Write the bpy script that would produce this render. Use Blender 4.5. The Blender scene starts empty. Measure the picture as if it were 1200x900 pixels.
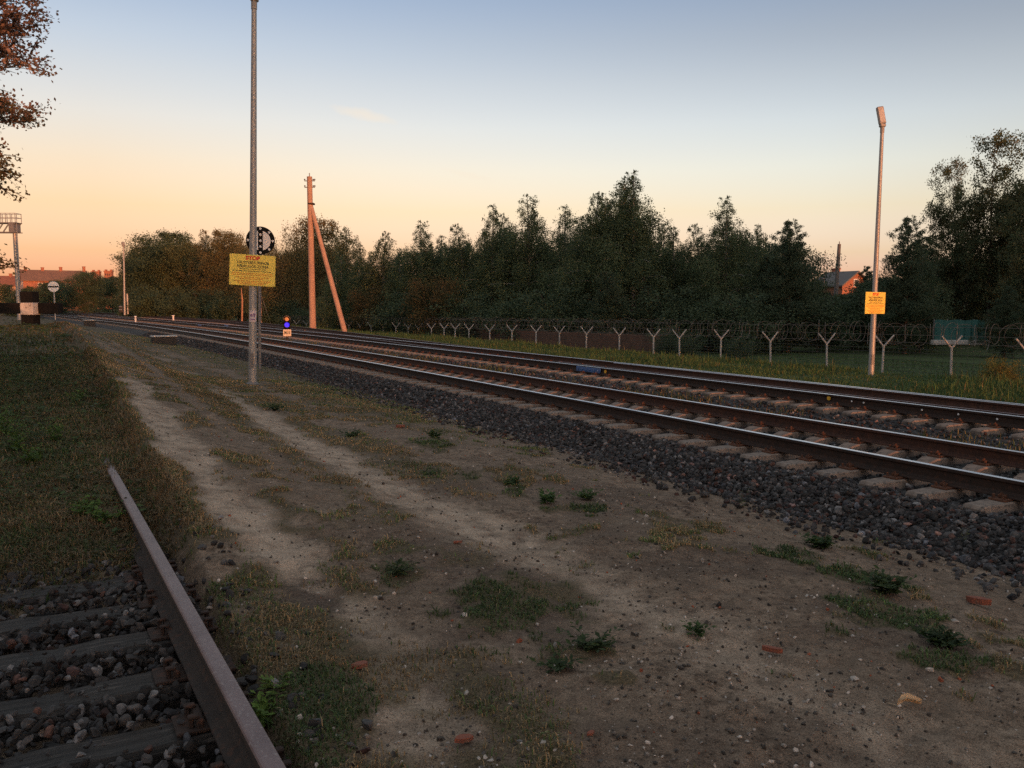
import bpy, math, random
import numpy as np
from mathutils import Vector, Matrix

random.seed(11)
rng = np.random.default_rng(11)
SC = bpy.context.scene
COL = SC.collection
R = math.radians
PI = math.pi

# ------------------------------------------------------------------ camera numbers
EYE = 1.75
PITCH = 5.4
F = 1000.0                      # focal length in pixels of the 1200 px wide photograph
CP, SP = math.cos(R(PITCH)), math.sin(R(PITCH))


def ray(px, py):
    x, v = px - 600.0, py - 450.0
    return x, F * CP - v * SP, F * SP + v * CP      # right, forward, down


def gp(px, py, z=0.0):
    """ground point seen at a pixel, for a ground of height z"""
    x, f, d = ray(px, py)
    k = (EYE - z) / d
    return x * k, f * k


def col_at(px, D):
    """plan position on the bearing of pixel column px (at horizon) at forward distance D"""
    x, f, d = ray(px, 355.5)
    return x / f * D, D


def z_at(px, py, D):
    x, f, d = ray(px, py)
    return EYE - d / f * D


# ------------------------------------------------------------------ track frame
T0 = np.array([-0.4735, 0.8808])
N0 = np.array([0.8808, 0.4735])


def off(s):
    s = np.asarray(s, float)
    q = np.clip(s - 12, 0, 73)
    return -(q * q) / 1700.0 - np.clip(s - 85, 0, None) * (73 / 850.0)


def frame(s):
    s = np.asarray(s, float)
    p = s[..., None] * T0 + off(s)[..., None] * N0
    e = 0.5
    d = (2 * e) * T0 + (off(s + e) - off(s - e))[..., None] * N0
    d = d / np.linalg.norm(d, axis=-1, keepdims=True)
    n = np.stack([d[..., 1], -d[..., 0]], -1)
    return p, d, n


def P(s, bb):
    p, d, n = frame(s)
    return p + np.asarray(bb, float)[..., None] * n


def to_sb(x, y):
    s = x * T0[0] + y * T0[1]
    b = x * N0[0] + y * N0[1]
    return s, b - off(s)


def smooth(a, b, x):
    t = np.clip((np.asarray(x, float) - a) / (b - a), 0, 1)
    return t * t * (3 - 2 * t)


NEAR_C, FAR_C = 8.895, 13.55      # centre lines of the two running tracks
SID_C = -0.30                     # centre line of the siding
RAIL_Z = 0.06


def sidoff(s):
    return .085 - .027 * (np.asarray(s, float) - 2.75)


def div(s):
    s = np.asarray(s, float)
    q = np.clip(s - 20, 0, 12)
    d = q * q / 288.0 + np.clip(s - 32, 0, 44) / 12.0
    q2 = np.clip(s - 76, 0, 14)
    return d + q2 / 12.0 - q2 * q2 / (2 * 14 * 12.0)


# value noise for terrain and scattering
class Noise:
    def __init__(self, seed, n=128):
        self.n = n
        self.g = np.random.default_rng(seed).random((n, n))

    def __call__(self, x, y):
        x = np.asarray(x, float); y = np.asarray(y, float)
        xi = np.floor(x).astype(int); yi = np.floor(y).astype(int)
        fx = x - xi; fy = y - yi
        fx = fx * fx * (3 - 2 * fx); fy = fy * fy * (3 - 2 * fy)
        n = self.n
        g = self.g
        a = g[xi % n, yi % n]; b = g[(xi + 1) % n, yi % n]
        c = g[xi % n, (yi + 1) % n]; d = g[(xi + 1) % n, (yi + 1) % n]
        return (a * (1 - fx) + b * fx) * (1 - fy) + (c * (1 - fx) + d * fx) * fy


nz1, nz2, nz3 = Noise(1), Noise(2), Noise(3)


def fbm(x, y, sc):
    return (nz1(x * sc, y * sc) * .5 + nz2(x * sc * 2.1 + 7, y * sc * 2.1) * .3 + nz3(x * sc * 4.3, y * sc * 4.3 + 5) * .2)


BB = [-400, -60, -12, -5, -2.1, -1.8, .62, .76, 1.3, 2.5, 4.5, 6.3, 6.8, 17.3, 18, 20, 24.3, 26.5, 28, 60, 600]
ZZ = [-.8, -.4, .12, .08, .02, -.13, -.13, .085, .045, .0, -.12, -.36, -.42, -.42, -.5, -.55, -.58, -1.3, -1.5, -1.6, -1.6]


def H(x, y):
    x = np.asarray(x, float); y = np.asarray(y, float)
    s, bb = to_sb(x, y)
    z = np.interp(bb, BB, ZZ)
    m = np.interp(s, [4.9, 6.2, 7.2, 9.3, 15, 25, 36, 45, 70], [0, .12, .20, .31, .5, .78, 1.02, .8, 0])
    m = m * (1 - smooth(.4, 3.6, bb)) * (1 - .5 * smooth(-8, -40, bb) * 0)
    z = z + m
    z = z + .40 * smooth(-1.4, -4.5, bb) * smooth(7, 12, s) * (1 - smooth(30, 42, s))
    # the far side of the line: the land beyond the embankment sinks a little to the north
    far = smooth(26, 30, bb)
    z = z - far * np.clip(s - 40, 0, 60) * .008
    lump = (fbm(x, y, .9) - .5) * .05 + (fbm(x + 31, y, 3.1) - .5) * .03 + (fbm(x, y + 17, .25) - .5) * .06
    r = np.hypot(x, y)
    lump = lump + ((fbm(x + 3, y + 1, 7.5) - .5) * .030 + (np.abs(fbm(x, y + 9, 4.0) - .5)) * -.045) * (1 - smooth(9, 20, r))
    lump = lump * (1 - .75 * (1 - smooth(.6, 1.0, np.abs(bb + .5) - .4)) * (1 - smooth(4, 6, s)))
    z = z + lump * (1 - smooth(60, 120, r)) * (1 - .7 * smooth(6, 7, bb) * (1 - smooth(17, 19, bb)))
    return z


# ------------------------------------------------------------------ mesh helpers
def mesh_np(name, verts, faces, mats=(), col=None, smoothf=False, matidx=None, uv=None):
    """verts (N,3); faces (M,k) array or list of arrays"""
    me = bpy.data.meshes.new(name)
    verts = np.asarray(verts, np.float32)
    if isinstance(faces, np.ndarray):
        faces = [faces]
    nl = sum(f.size for f in faces); nf = sum(len(f) for f in faces)
    me.vertices.add(len(verts)); me.vertices.foreach_set('co', verts.ravel())
    me.loops.add(nl); me.polygons.add(nf)
    li = np.concatenate([f.ravel() for f in faces]).astype(np.int32)
    me.loops.foreach_set('vertex_index', li)
    tot = np.concatenate([np.full(len(f), f.shape[1], np.int32) for f in faces])
    st = np.concatenate([[0], np.cumsum(tot)[:-1]]).astype(np.int32)
    me.polygons.foreach_set('loop_start', st)
    me.polygons.foreach_set('loop_total', tot)
    if matidx is not None:
        me.polygons.foreach_set('material_index', np.asarray(matidx, np.int32))
    me.polygons.foreach_set('use_smooth', np.full(nf, bool(smoothf)))
    for m in mats:
        me.materials.append(m)
    if col is not None:
        a = me.attributes.new('tint', 'FLOAT_COLOR', 'POINT')
        c = np.ones((len(verts), 4), np.float32); c[:, :3] = col
        a.data.foreach_set('color', c.ravel())
    me.update(calc_edges=True)
    me.validate(clean_customdata=False)
    return me


def link(name, me, parent=None, loc=(0, 0, 0), rotz=0.0):
    o = bpy.data.objects.new(name, me)
    COL.objects.link(o)
    o.location = loc
    o.rotation_euler = (0, 0, rotz)
    if parent:
        o.parent = parent
    return o


def tag(o, label=None, cat=None, group=None, kind=None):
    if label: o['label'] = label
    if cat: o['category'] = cat
    if group: o['group'] = group
    if kind: o['kind'] = kind
    return o


def thing(name, label, cat, loc=(0, 0, 0), rotz=0.0, group=None):
    o = bpy.data.objects.new(name, None)
    o.empty_display_size = .2
    COL.objects.link(o)
    o.location = loc
    o.rotation_euler = (0, 0, rotz)
    return tag(o, label, cat, group)


def copy_tree(o, parent=None):
    c = o.copy(); COL.objects.link(c); c.parent = parent
    for ch in list(o.children):
        copy_tree(ch, c)
    return c


class MB:
    """collects shapes into one mesh"""
    def __init__(self):
        self.v = []; self.f = []; self.m = []

    def add(self, vs, fs, mi=0):
        b = len(self.v)
        self.v += [tuple(p) for p in vs]
        self.f += [tuple(b + i for i in f) for f in fs]
        self.m += [mi] * len(fs)
        return self

    def box(self, c, size, rot=None, mi=0, bev=0.0):
        sx, sy, sz = (size[0] / 2, size[1] / 2, size[2] / 2)
        if bev <= 0:
            vs = [Vector((x * sx, y * sy, z * sz)) for z in (-1, 1) for y in (-1, 1) for x in (-1, 1)]
            fs = [(0, 2, 3, 1), (4, 5, 7, 6), (0, 1, 5, 4), (2, 6, 7, 3), (0, 4, 6, 2), (1, 3, 7, 5)]
        else:
            b = min(bev, sx * .9, sy * .9, sz * .9)
            pts = []
            for z, ins in ((-sz, b), (-sz + b, 0), (sz - b, 0), (sz, b)):
                x, y = sx - ins, sy - ins
                c2 = b if ins == 0 else b * .5
                pts += [(x - c2, -y, z), (x, -y + c2, z), (x, y - c2, z), (x - c2, y, z),
                        (-x + c2, y, z), (-x, y - c2, z), (-x, -y + c2, z), (-x + c2, -y, z)]
            vs = [Vector(p) for p in pts]
            fs = [tuple(reversed(range(8))), tuple(range(24, 32))]
            for k in range(3):
                for i in range(8):
                    j = (i + 1) % 8
                    fs.append((k * 8 + i, k * 8 + j, k * 8 + 8 + j, k * 8 + 8 + i))
        if rot is not None:
            vs = [rot @ p for p in vs]
        c = Vector(c)
        return self.add([p + c for p in vs], fs, mi)

    def tube(self, pts, rad, n=10, mi=0, caps=True):
        pts = [Vector(p) for p in pts]
        if not hasattr(rad, '__len__'):
            rad = [rad] * len(pts)
        vs = []; fs = []
        ref = None
        for i, p in enumerate(pts):
            d = (pts[min(i + 1, len(pts) - 1)] - pts[max(i - 1, 0)])
            d = d.normalized() if d.length > 1e-9 else Vector((0, 0, 1))
            if ref is None:
                ref = Vector((1, 0, 0)) if abs(d.x) < .8 else Vector((0, 1, 0))
            a = (ref - d * ref.dot(d)).normalized()
            b = d.cross(a)
            ref = a
            for k in range(n):
                t = 2 * PI * k / n
                vs.append(p + (a * math.cos(t) + b * math.sin(t)) * rad[i])
        for i in range(len(pts) - 1):
            for k in range(n):
                j = (k + 1) % n
                fs.append((i * n + k, i * n + j, (i + 1) * n + j, (i + 1) * n + k))
        if caps:
            fs.append(tuple(reversed(range(n))))
            fs.append(tuple((len(pts) - 1) * n + k for k in range(n)))
        return self.add(vs, fs, mi)

    def prism(self, outline, depth, rot=None, loc=(0, 0, 0), mi=0):
        """outline in local x,z; extruded along local y from 0 to depth"""
        n = len(outline)
        vs = [Vector((x, 0, z)) for x, z in outline] + [Vector((x, depth, z)) for x, z in outline]
        fs = [tuple(range(n)), tuple(reversed(range(n, 2 * n)))]
        for i in range(n):
            j = (i + 1) % n
            fs.append((j, i, n + i, n + j))
        if rot is not None:
            vs = [rot @ p for p in vs]
        l = Vector(loc)
        return self.add([p + l for p in vs], fs, mi)

    def mesh(self, name, mats, smoothf=False):
        me = bpy.data.meshes.new(name)
        me.from_pydata([tuple(p) for p in self.v], [], self.f)
        if not isinstance(mats, (list, tuple)):
            mats = [mats]
        for m in mats:
            me.materials.append(m)
        me.polygons.foreach_set('material_index', self.m)
        if smoothf:
            me.polygons.foreach_set('use_smooth', [True] * len(self.f))
            try:
                me.set_sharp_from_angle(angle=R(38))
            except Exception:
                pass
        me.update()
        return me

    def build(self, name, mats, parent=None, loc=(0, 0, 0), rotz=0, smoothf=False):
        return link(name, self.mesh(name, mats, smoothf), parent, loc, rotz)


def rz(a): return Matrix.Rotation(a, 3, 'Z')
def rx(a): return Matrix.Rotation(a, 3, 'X')
def ry(a): return Matrix.Rotation(a, 3, 'Y')


# ------------------------------------------------------------------ materials
def nodes_of(m):
    m.use_nodes = True
    nt = m.node_tree
    return nt, nt.nodes['Principled BSDF']


def N(nt, t, **kw):
    n = nt.nodes.new(t)
    for k, v in kw.items():
        setattr(n, k, v)
    return n


def mixc(nt, fac, a, b, mode='MIX'):
    n = nt.nodes.new('ShaderNodeMix'); n.data_type = 'RGBA'; n.blend_type = mode
    for i, v in ((0, fac), (6, a), (7, b)):
        if isinstance(v, (int, float)):
            n.inputs[i].default_value = v
        elif isinstance(v, tuple):
            n.inputs[i].default_value = (*v, 1) if len(v) == 3 else v
        else:
            nt.links.new(v, n.inputs[i])
    return n.outputs[2]


def math_n(nt, op, a, b=None, clamp=False):
    n = nt.nodes.new('ShaderNodeMath'); n.operation = op; n.use_clamp = clamp
    for i, v in ((0, a), (1, b)):
        if v is None: continue
        if isinstance(v, (int, float)): n.inputs[i].default_value = v
        else: nt.links.new(v, n.inputs[i])
    return n.outputs[0]


def ramp(nt, inp, stops):
    n = nt.nodes.new('ShaderNodeValToRGB')
    e = n.color_ramp.elements
    while len(e) < len(stops): e.new(.5)
    for k, (p, c) in enumerate(stops):
        e[k].position = p
        e[k].color = (*c, 1) if hasattr(c, '__len__') else (c, c, c, 1)
    nt.links.new(inp, n.inputs[0])
    return n.outputs[0]


def noise(nt, vec, scale, detail=4, rough=.6):
    n = nt.nodes.new('ShaderNodeTexNoise')
    n.inputs['Scale'].default_value = scale
    n.inputs['Detail'].default_value = detail
    n.inputs['Roughness'].default_value = rough
    if vec is not None: nt.links.new(vec, n.inputs['Vector'])
    return n.outputs[0]


def coords(nt, kind='Object', scale=None):
    tc = nt.nodes.new('ShaderNodeTexCoord')
    o = tc.outputs[kind]
    if scale:
        mp = nt.nodes.new('ShaderNodeMapping'); mp.inputs['Scale'].default_value = scale
        nt.links.new(o, mp.inputs['Vector']); o = mp.outputs[0]
    return o


def bump(nt, bsdf, h, strength=.4, dist=.01):
    b = nt.nodes.new('ShaderNodeBump')
    b.inputs['Strength'].default_value = strength
    b.inputs['Distance'].default_value = dist
    nt.links.new(h, b.inputs['Height'])
    nt.links.new(b.outputs[0], bsdf.inputs['Normal'])


def mat(name, c1, c2=None, scale=8, rough=.75, metal=0.0, bmp=0.0, bdist=.01, c3=None, scale3=40, stretch=None, lo=.35, hi=.65, spec=None):
    m = bpy.data.materials.new(name)
    nt, b = nodes_of(m)
    b.inputs['Roughness'].default_value = rough
    b.inputs['Metallic'].default_value = metal
    if spec is not None: b.inputs['Specular IOR Level'].default_value = spec
    if c2 is None:
        c2 = tuple(x * .8 for x in c1)
    v = coords(nt, 'Object', stretch)
    n1 = noise(nt, v, scale)
    c = ramp(nt, n1, [(lo, c1), (hi, c2)])
    if c3 is not None:
        n3 = noise(nt, v, scale3, 3)
        f = ramp(nt, n3, [(.55, 0.0), (.68, 1.0)])
        c = mixc(nt, f, c, c3)
    nt.links.new(c, b.inputs['Base Color'])
    if bmp > 0:
        bump(nt, b, noise(nt, v, scale * 5, 5), bmp, bdist)
    return m


def tint_mat(name, rough=.8, transl=0.0, bmp=0.0, bscale=60, spec=.3):
    """colour comes from the per piece 'tint' attribute of the mesh (own colour of each leaf, blade or stone)"""
    m = bpy.data.materials.new(name)
    nt, b = nodes_of(m)
    a = N(nt, 'ShaderNodeAttribute', attribute_name='tint')
    b.inputs['Roughness'].default_value = rough
    b.inputs['Specular IOR Level'].default_value = spec
    nt.links.new(a.outputs['Color'], b.inputs['Base Color'])
    if bmp:
        v = coords(nt, 'Object')
        n1 = noise(nt, v, bscale, 4)
        c = mixc(nt, 1.0, a.outputs['Color'], ramp(nt, n1, [(.3, (.55, .55, .55)), (.7, (1.35, 1.35, 1.35))]), 'MULTIPLY')
        nt.links.new(c, b.inputs['Base Color'])
        bump(nt, b, n1, bmp, .006)
    if transl > 0:
        t = N(nt, 'ShaderNodeBsdfTranslucent')
        nt.links.new(a.outputs['Color'], t.inputs['Color'])
        mx = N(nt, 'ShaderNodeMixShader'); mx.inputs[0].default_value = transl
        nt.links.new(b.outputs[0], mx.inputs[1]); nt.links.new(t.outputs[0], mx.inputs[2])
        nt.links.new(mx.outputs[0], nt.nodes['Material Output'].inputs['Surface'])
    return m


M = {}
M['leaf'] = tint_mat('leaf', .75, .32)
M['blade'] = tint_mat('grass_blade', .8, .2)
M['stone'] = tint_mat('ballast_stone', .85, 0, .5, 45)
M['bark_birch'] = mat('birch_bark', (.34, .32, .29), (.20, .18, .16), 5, .85, c3=(.03, .027, .025), scale3=14, stretch=(1, 1, .6))
M['bark'] = mat('dark_bark', (.10, .075, .055), (.05, .04, .032), 6, .9, bmp=.6, bdist=.02, stretch=(1, 1, .3))
M['bark_pine'] = mat('pine_bark', (.20, .10, .055), (.08, .05, .035), 6, .9, bmp=.6, bdist=.02)
M['rust'] = mat('rusty_steel', (.066, .024, .014), (.034, .015, .010), 9, .85, .1, .5, .004, c3=(.095, .038, .018), scale3=30)
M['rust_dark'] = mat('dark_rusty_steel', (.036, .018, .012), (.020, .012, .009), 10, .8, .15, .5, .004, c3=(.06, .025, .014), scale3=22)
M['rust_bright'] = mat('orange_rust', (.13, .05, .024), (.06, .028, .017), 30, .85, .1, .5, .003)
M['railtop'] = mat('polished_rail_head', (.86, .86, .88), (.74, .74, .77), 3, .30, 1.0, stretch=(1, 1, 1))
M['railtop_old'] = mat('worn_brown_rail_head', (.165, .115, .115), (.115, .078, .080), 5, .5, .2, .35, .002, c3=(.22, .175, .17), scale3=60)
M['sidingrail'] = mat('siding_rail_side', (.035, .025, .02), (.022, .017, .015), 12, .9, .05, .6, .004, c3=(.06, .03, .02), scale3=20)
M['concrete'] = mat('sleeper_concrete', (.225, .180, .148), (.145, .115, .096), 6, .9, 0, .6, .004, c3=(.08, .066, .055), scale3=18)
M['timber'] = mat('old_tie_timber', (.038, .034, .031), (.013, .012, .011), 1.0, .9, 0, .9, .010, c3=(.085, .075, .067), scale3=2.2, stretch=(1.6, 34, 34), lo=.40, hi=.60)
M['galv'] = mat('galvanised_steel', (.34, .345, .35), (.26, .265, .27), 14, .5, .35, .1, .002, c3=(.42, .42, .42), scale3=26)
M['galv_dull'] = mat('dull_grey_steel', (.20, .20, .205), (.15, .15, .155), 10, .6, .3)
M['lamp_grey'] = mat('lamp_housing_grey', (.30, .29, .28), (.24, .235, .23), 6, .55, .2)
M['black'] = mat('black_paint', (.010, .010, .010), (.015, .0145, .014), 6, .85, spec=.08)
M['white'] = mat('white_paint', (.72, .71, .68), (.6, .58, .55), 5, .6, c3=(.4, .34, .28), scale3=9)
M['shaded_white'] = mat('worn_shaded_white_paint', (.56, .53, .49), (.44, .41, .37), 5, .8, c3=(.16, .13, .10), scale3=7)  # white greyed in colour to carry shade on the buffer, plus brown stains
M['whiteclean'] = mat('white_enamel', (.72, .72, .72), (.66, .66, .67), 3, .5)
M['pole_wood'] = mat('concrete_utility_pole', (.40, .25, .18), (.30, .185, .14), 2.5, .85, stretch=(1, 1, .4))
M['porcelain'] = mat('insulator_porcelain', (.5, .46, .42), (.4, .36, .33), 5, .35)
M['yellow'] = mat('yellow_sign_plate', (.84, .68, .11), (.74, .59, .10), 3.5, .6, c3=(.62, .49, .11), scale3=11)
M['red_ink'] = mat('red_lettering', (.62, .05, .02), None, 4, .6)
M['black_ink'] = mat('black_lettering', (.05, .05, .02), None, 4, .6)
M['orange_ink'] = mat('orange_small_print', (.66, .26, .03), None, 4, .6)
M['sticker'] = mat('sticker_paper', (.62, .56, .60), (.5, .44, .5), 20, .7)
M['sticker_ink'] = mat('sticker_print', (.22, .12, .28), None, 10, .7)
M['blue'] = mat('blue_insulated_joint', (.05, .13, .33), (.04, .10, .26), 8, .6, c3=(.10, .11, .13), scale3=14)
M['yellow_mark'] = mat('yellow_paint_mark', (.75, .42, .03), None, 8, .6)
M['brick'] = mat('red_brick_rubble', (.23, .072, .042), (.15, .055, .036), 14, .95, 0, .8, .006, c3=(.14, .10, .075), scale3=22)
M['palestone'] = mat('pale_stone', (.38, .34, .30), (.28, .25, .22), 14, .9, 0, .6, .005)
M['greystone'] = mat('grey_stone', (.16, .15, .145), (.11, .105, .10), 14, .9, 0, .6, .005)
M['leaf_dry'] = mat('dry_leaf', (.50, .36, .22), (.40, .28, .16), 20, .8)
M['wall_pink'] = mat('pink_render', (.62, .42, .33), (.56, .38, .30), .4, .9)
M['wall_cream'] = mat('cream_render', (.62, .52, .40), (.56, .47, .36), .5, .9)
M['wall_brick'] = mat('red_brick_wall', (.34, .14, .09), (.28, .115, .075), .8, .9)
M['roof_brown'] = mat('brown_roof_tiles', (.20, .11, .075), (.15, .085, .06), .6, .9)
M['roof_grey'] = mat('grey_roof_sheet', (.13, .125, .125), (.10, .095, .095), .6, .8)
M['lowwall'] = mat('brown_block_wall', (.13, .062, .040), (.07, .038, .027), 1.2, .9, 0, .5, .02, c3=(.17, .085, .05), scale3=9)
M['wire'] = mat('razor_wire_steel', (.16, .13, .11), (.11, .09, .08), 10, .5, .4)
M['fencepost'] = mat('fence_post_steel', (.46, .44, .42), (.36, .35, .34), 8, .6, .2)
M['mesh'] = mat('dark_fence_mesh', (.06, .065, .06), (.05, .05, .05), 8, .6, .3)
M['teal'] = mat('teal_sheeting', (.03, .13, .12), (.025, .10, .095), 1.5, .7)
M['dark_ins'] = mat('brown_glazed_insulator', (.13, .09, .07), (.09, .065, .05), 8, .3)
M['window'] = mat('dark_window_glass', (.03, .035, .04), None, 3, .2)
M['shed'] = mat('shed_sheet_wall', (.22, .21, .20), (.18, .17, .165), .3, .8)
M['cable_lid'] = mat('pale_concrete_lid', (.50, .48, .45), (.38, .36, .34), 6, .8)
M['chassis'] = mat('black_iron_box', (.02, .019, .018), (.03, .027, .025), 8, .7)
M['visor'] = mat('brown_visor_paint', (.30, .21, .15), (.22, .16, .11), 6, .6)
M['plate'] = mat('cream_number_plate', (.62, .54, .42), (.55, .47, .37), 10, .6)


def emit_mat(name, c, strength):
    m = bpy.data.materials.new(name); nt, b = nodes_of(m)
    b.inputs['Base Color'].default_value = (*c, 1)
    b.inputs['Emission Color'].default_value = (*c, 1)
    b.inputs['Emission Strength'].default_value = strength
    return m


M['blue_lamp'] = emit_mat('lit_blue_lens', (.002, .006, 1.0), .55)
M['blue_lamp'].node_tree.nodes['Principled BSDF'].inputs['Base Color'].default_value = (0, 0, .06, 1)


def ground_material():
    m = bpy.data.materials.new('trodden_sandy_soil'); nt, b = nodes_of(m)
    v = coords(nt, 'Object')
    b.inputs['Roughness'].default_value = .95
    b.inputs['Specular IOR Level'].default_value = .15
    big = noise(nt, v, .8, 5, .6)
    mid = noise(nt, v, 5, 5, .65)
    fine = noise(nt, v, 45, 4, .7)
    grit = noise(nt, v, 160, 2, .6)
    soil = ramp(nt, mid, [(.32, (.115, .083, .060)), (.50, (.205, .150, .108)), (.70, (.30, .225, .165))])
    clod = noise(nt, v, 16, 5, .75)
    soil = mixc(nt, 1.0, soil, ramp(nt, clod, [(.36, (.30, .28, .26)), (.50, (1.0, 1.0, 1.0)), (.68, (1.35, 1.35, 1.35))]), 'MULTIPLY')
    soil = mixc(nt, ramp(nt, big, [(.36, 0.0), (.62, .75)]), soil, ramp(nt, fine, [(.3, (.10, .074, .054)), (.7, (.215, .158, .114))]))
    ap = N(nt, 'ShaderNodeAttribute', attribute_name='path')
    ag = N(nt, 'ShaderNodeAttribute', attribute_name='grassy')
    sand = ramp(nt, fine, [(.28, (.33, .252, .188)), (.7, (.50, .395, .30))])
    pf = math_n(nt, 'MULTIPLY', ap.outputs['Fac'], ramp(nt, mid, [(.35, .25), (.6, 1.0)]), True)
    c = mixc(nt, pf, soil, sand)
    turf = ramp(nt, fine, [(.3, (.048, .040, .024)), (.7, (.145, .112, .066))])
    t2 = math_n(nt, 'ADD', ag.outputs['Fac'], math_n(nt, 'MULTIPLY', math_n(nt, 'SUBTRACT', mid, .5), .9))
    ad = N(nt, 'ShaderNodeAttribute', attribute_name='damp')
    c = mixc(nt, math_n(nt, 'MULTIPLY', ad.outputs['Fac'], .85), c, ramp(nt, fine, [(.3, (.036, .025, .020)), (.7, (.105, .074, .056))]))
    al = N(nt, 'ShaderNodeAttribute', attribute_name='lawn')
    turf = mixc(nt, al.outputs['Fac'], turf, ramp(nt, fine, [(.3, (.034, .060, .020)), (.7, (.062, .098, .034))]))
    gf = ramp(nt, t2, [(.25, 0.0), (.62, .92)])
    c = mixc(nt, gf, c, turf)
    # coarse grains and crumbs
    vo = N(nt, 'ShaderNodeTexVoronoi'); vo.inputs['Scale'].default_value = 75
    nt.links.new(v, vo.inputs['Vector'])
    g1 = ramp(nt, vo.outputs['Distance'], [(.10, 1.0), (.22, 0.0)])
    sel = ramp(nt, N2 := noise(nt, v, 21, 2, .5), [(.56, 0.0), (.64, 1.0)])
    gm = math_n(nt, 'MULTIPLY', g1, sel)
    c = mixc(nt, math_n(nt, 'MULTIPLY', gm, .8), c, (.42, .37, .32))
    vd = N(nt, 'ShaderNodeTexVoronoi'); vd.inputs['Scale'].default_value = 38
    nt.links.new(v, vd.inputs['Vector'])
    dm = math_n(nt, 'MULTIPLY', ramp(nt, vd.outputs['Distance'], [(.12, 1.0), (.26, 0.0)]), ramp(nt, noise(nt, v, 13, 3, .6), [(.50, 0.0), (.60, 1.0)]))
    c = mixc(nt, math_n(nt, 'MULTIPLY', dm, .75), c, (.035, .027, .022))
    dk = ramp(nt, grit, [(.32, (.42, .42, .42)), (.5, (1.0, 1.0, 1.0)), (.68, (1.35, 1.35, 1.35))])
    c = mixc(nt, 1.0, c, dk, 'MULTIPLY')
    nt.links.new(c, b.inputs['Base Color'])
    h = math_n(nt, 'ADD', math_n(nt, 'MULTIPLY', mid, .6), math_n(nt, 'ADD', math_n(nt, 'MULTIPLY', fine, .35), math_n(nt, 'ADD', math_n(nt, 'MULTIPLY', grit, .12), math_n(nt, 'MULTIPLY', gm, .25))))
    bump(nt, b, h, .9, .035)
    return m


# ------------------------------------------------------------------ where grass and paths lie (plan positions)
def seg_dist(x, y, pts):
    d = np.full(np.shape(x), 1e9)
    for (ax, ay), (bx, by) in zip(pts[:-1], pts[1:]):
        vx, vy = bx - ax, by - ay
        t = np.clip(((x - ax) * vx + (y - ay) * vy) / (vx * vx + vy * vy), 0, 1)
        d = np.minimum(d, np.hypot(x - ax - t * vx, y - ay - t * vy))
    return d


PATH_A = [gp(a, b, z) for a, b, z in ((95, 404, .3), (130, 430, .25), (155, 465, .15), (175, 500, .12), (192, 527, .08), (250, 600, .03), (318, 650, .02), (365, 692, 0), (415, 732, 0), (465, 800, 0), (500, 880, 0), (560, 1150, 0))]
PATH_B = [gp(a, b, z) for a, b, z in ((182, 412, .05), (215, 432, .02), (262, 464, 0), (330, 505, 0), (440, 565, -.02), (590, 632, -.03), (760, 715, -.03), (960, 820, 0), (1250, 960, 0))]
PATCH = []          # x, y, semi axes, angle weight
for (a, b, ra, rb, w) in ((615, 705, 100, 42, .9), (560, 655, 60, 22, .55), (655, 690, 55, 25, .9), (690, 760, 28, 14, .9), (1000, 650, 60, 14, .95), (940, 625, 45, 12, 1.0),
                          (1040, 695, 55, 20, 1.0), (1108, 755, 45, 12, .9), (985, 728, 22, 8, .8), (470, 672, 32, 16, .8), (355, 865, 70, 55, .8), (335, 720, 50, 38, .5),
                          (345, 800, 45, 40, .7), (440, 620, 60, 16, .4), (815, 745, 14, 6, .8), (640, 587, 12, 7, 1.), (690, 584, 18, 8, .9), (775, 598, 22, 6, .7),
                          (600, 565, 15, 7, .9), (550, 550, 15, 6, .8), (505, 546, 10, 5, .8), (510, 510, 22, 8, .9), (460, 528, 30, 8, .5), (480, 830, 20, 8, .4), (1050, 860, 60, 14, .25)):
    x, y = gp(a, b)
    x1, y1 = gp(a + ra, b); x2, y2 = gp(a, b - rb)
    PATCH.append((x, y, abs(x1 - x), abs(y2 - y), w))


DAMP = []
for (a, b, ra, rb, w) in ((800, 880, 330, 60, .5), (352, 712, 46, 26, 1.0), (385, 782, 44, 15, 1.0), (610, 690, 125, 55, .65), (870, 640, 70, 22, .5), (560, 815, 90, 40, .45), (1060, 735, 120, 35, .5), (700, 620, 90, 22, .4),
                          (475, 650, 90, 30, .5), (900, 860, 110, 30, .45), (760, 650, 60, 16, .5), (520, 560, 60, 14, .45), (730, 560, 90, 16, .5), (980, 690, 90, 22, .5)):
    x, y = gp(a, b)
    x1, y1 = gp(a + ra, b); x2, y2 = gp(a, b - rb)
    DAMP.append((x, y, abs(x1 - x), abs(y2 - y), w))


def damp_mask(x, y):
    g = np.zeros(np.shape(x))
    w0 = (fbm(x, y, 1.7) - .5) * 1.6 + (fbm(x + 5, y, 6) - .5) * 1.8
    for (px, py, a, b_, w) in DAMP:
        g = np.maximum(g, w * (1 - smooth(.4, 1.3, np.hypot((x - px) / a, (y - py) / b_) + w0)))
    return g


def path_mask(x, y):
    wob = (fbm(x, y, 1.1) - .5) * .45
    wa = seg_dist(x, y, PATH_A) + wob
    wb = seg_dist(x, y, PATH_B) + wob
    s_, _ = to_sb(x, y)
    fade = (1 - .75 * smooth(11, 24, s_)) * (.55 + .45 * smooth(3.2, 6.0, s_))
    return np.maximum(1 - smooth(.04, .34, wa), 1 - smooth(.10, .52, wb)) * fade


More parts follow.
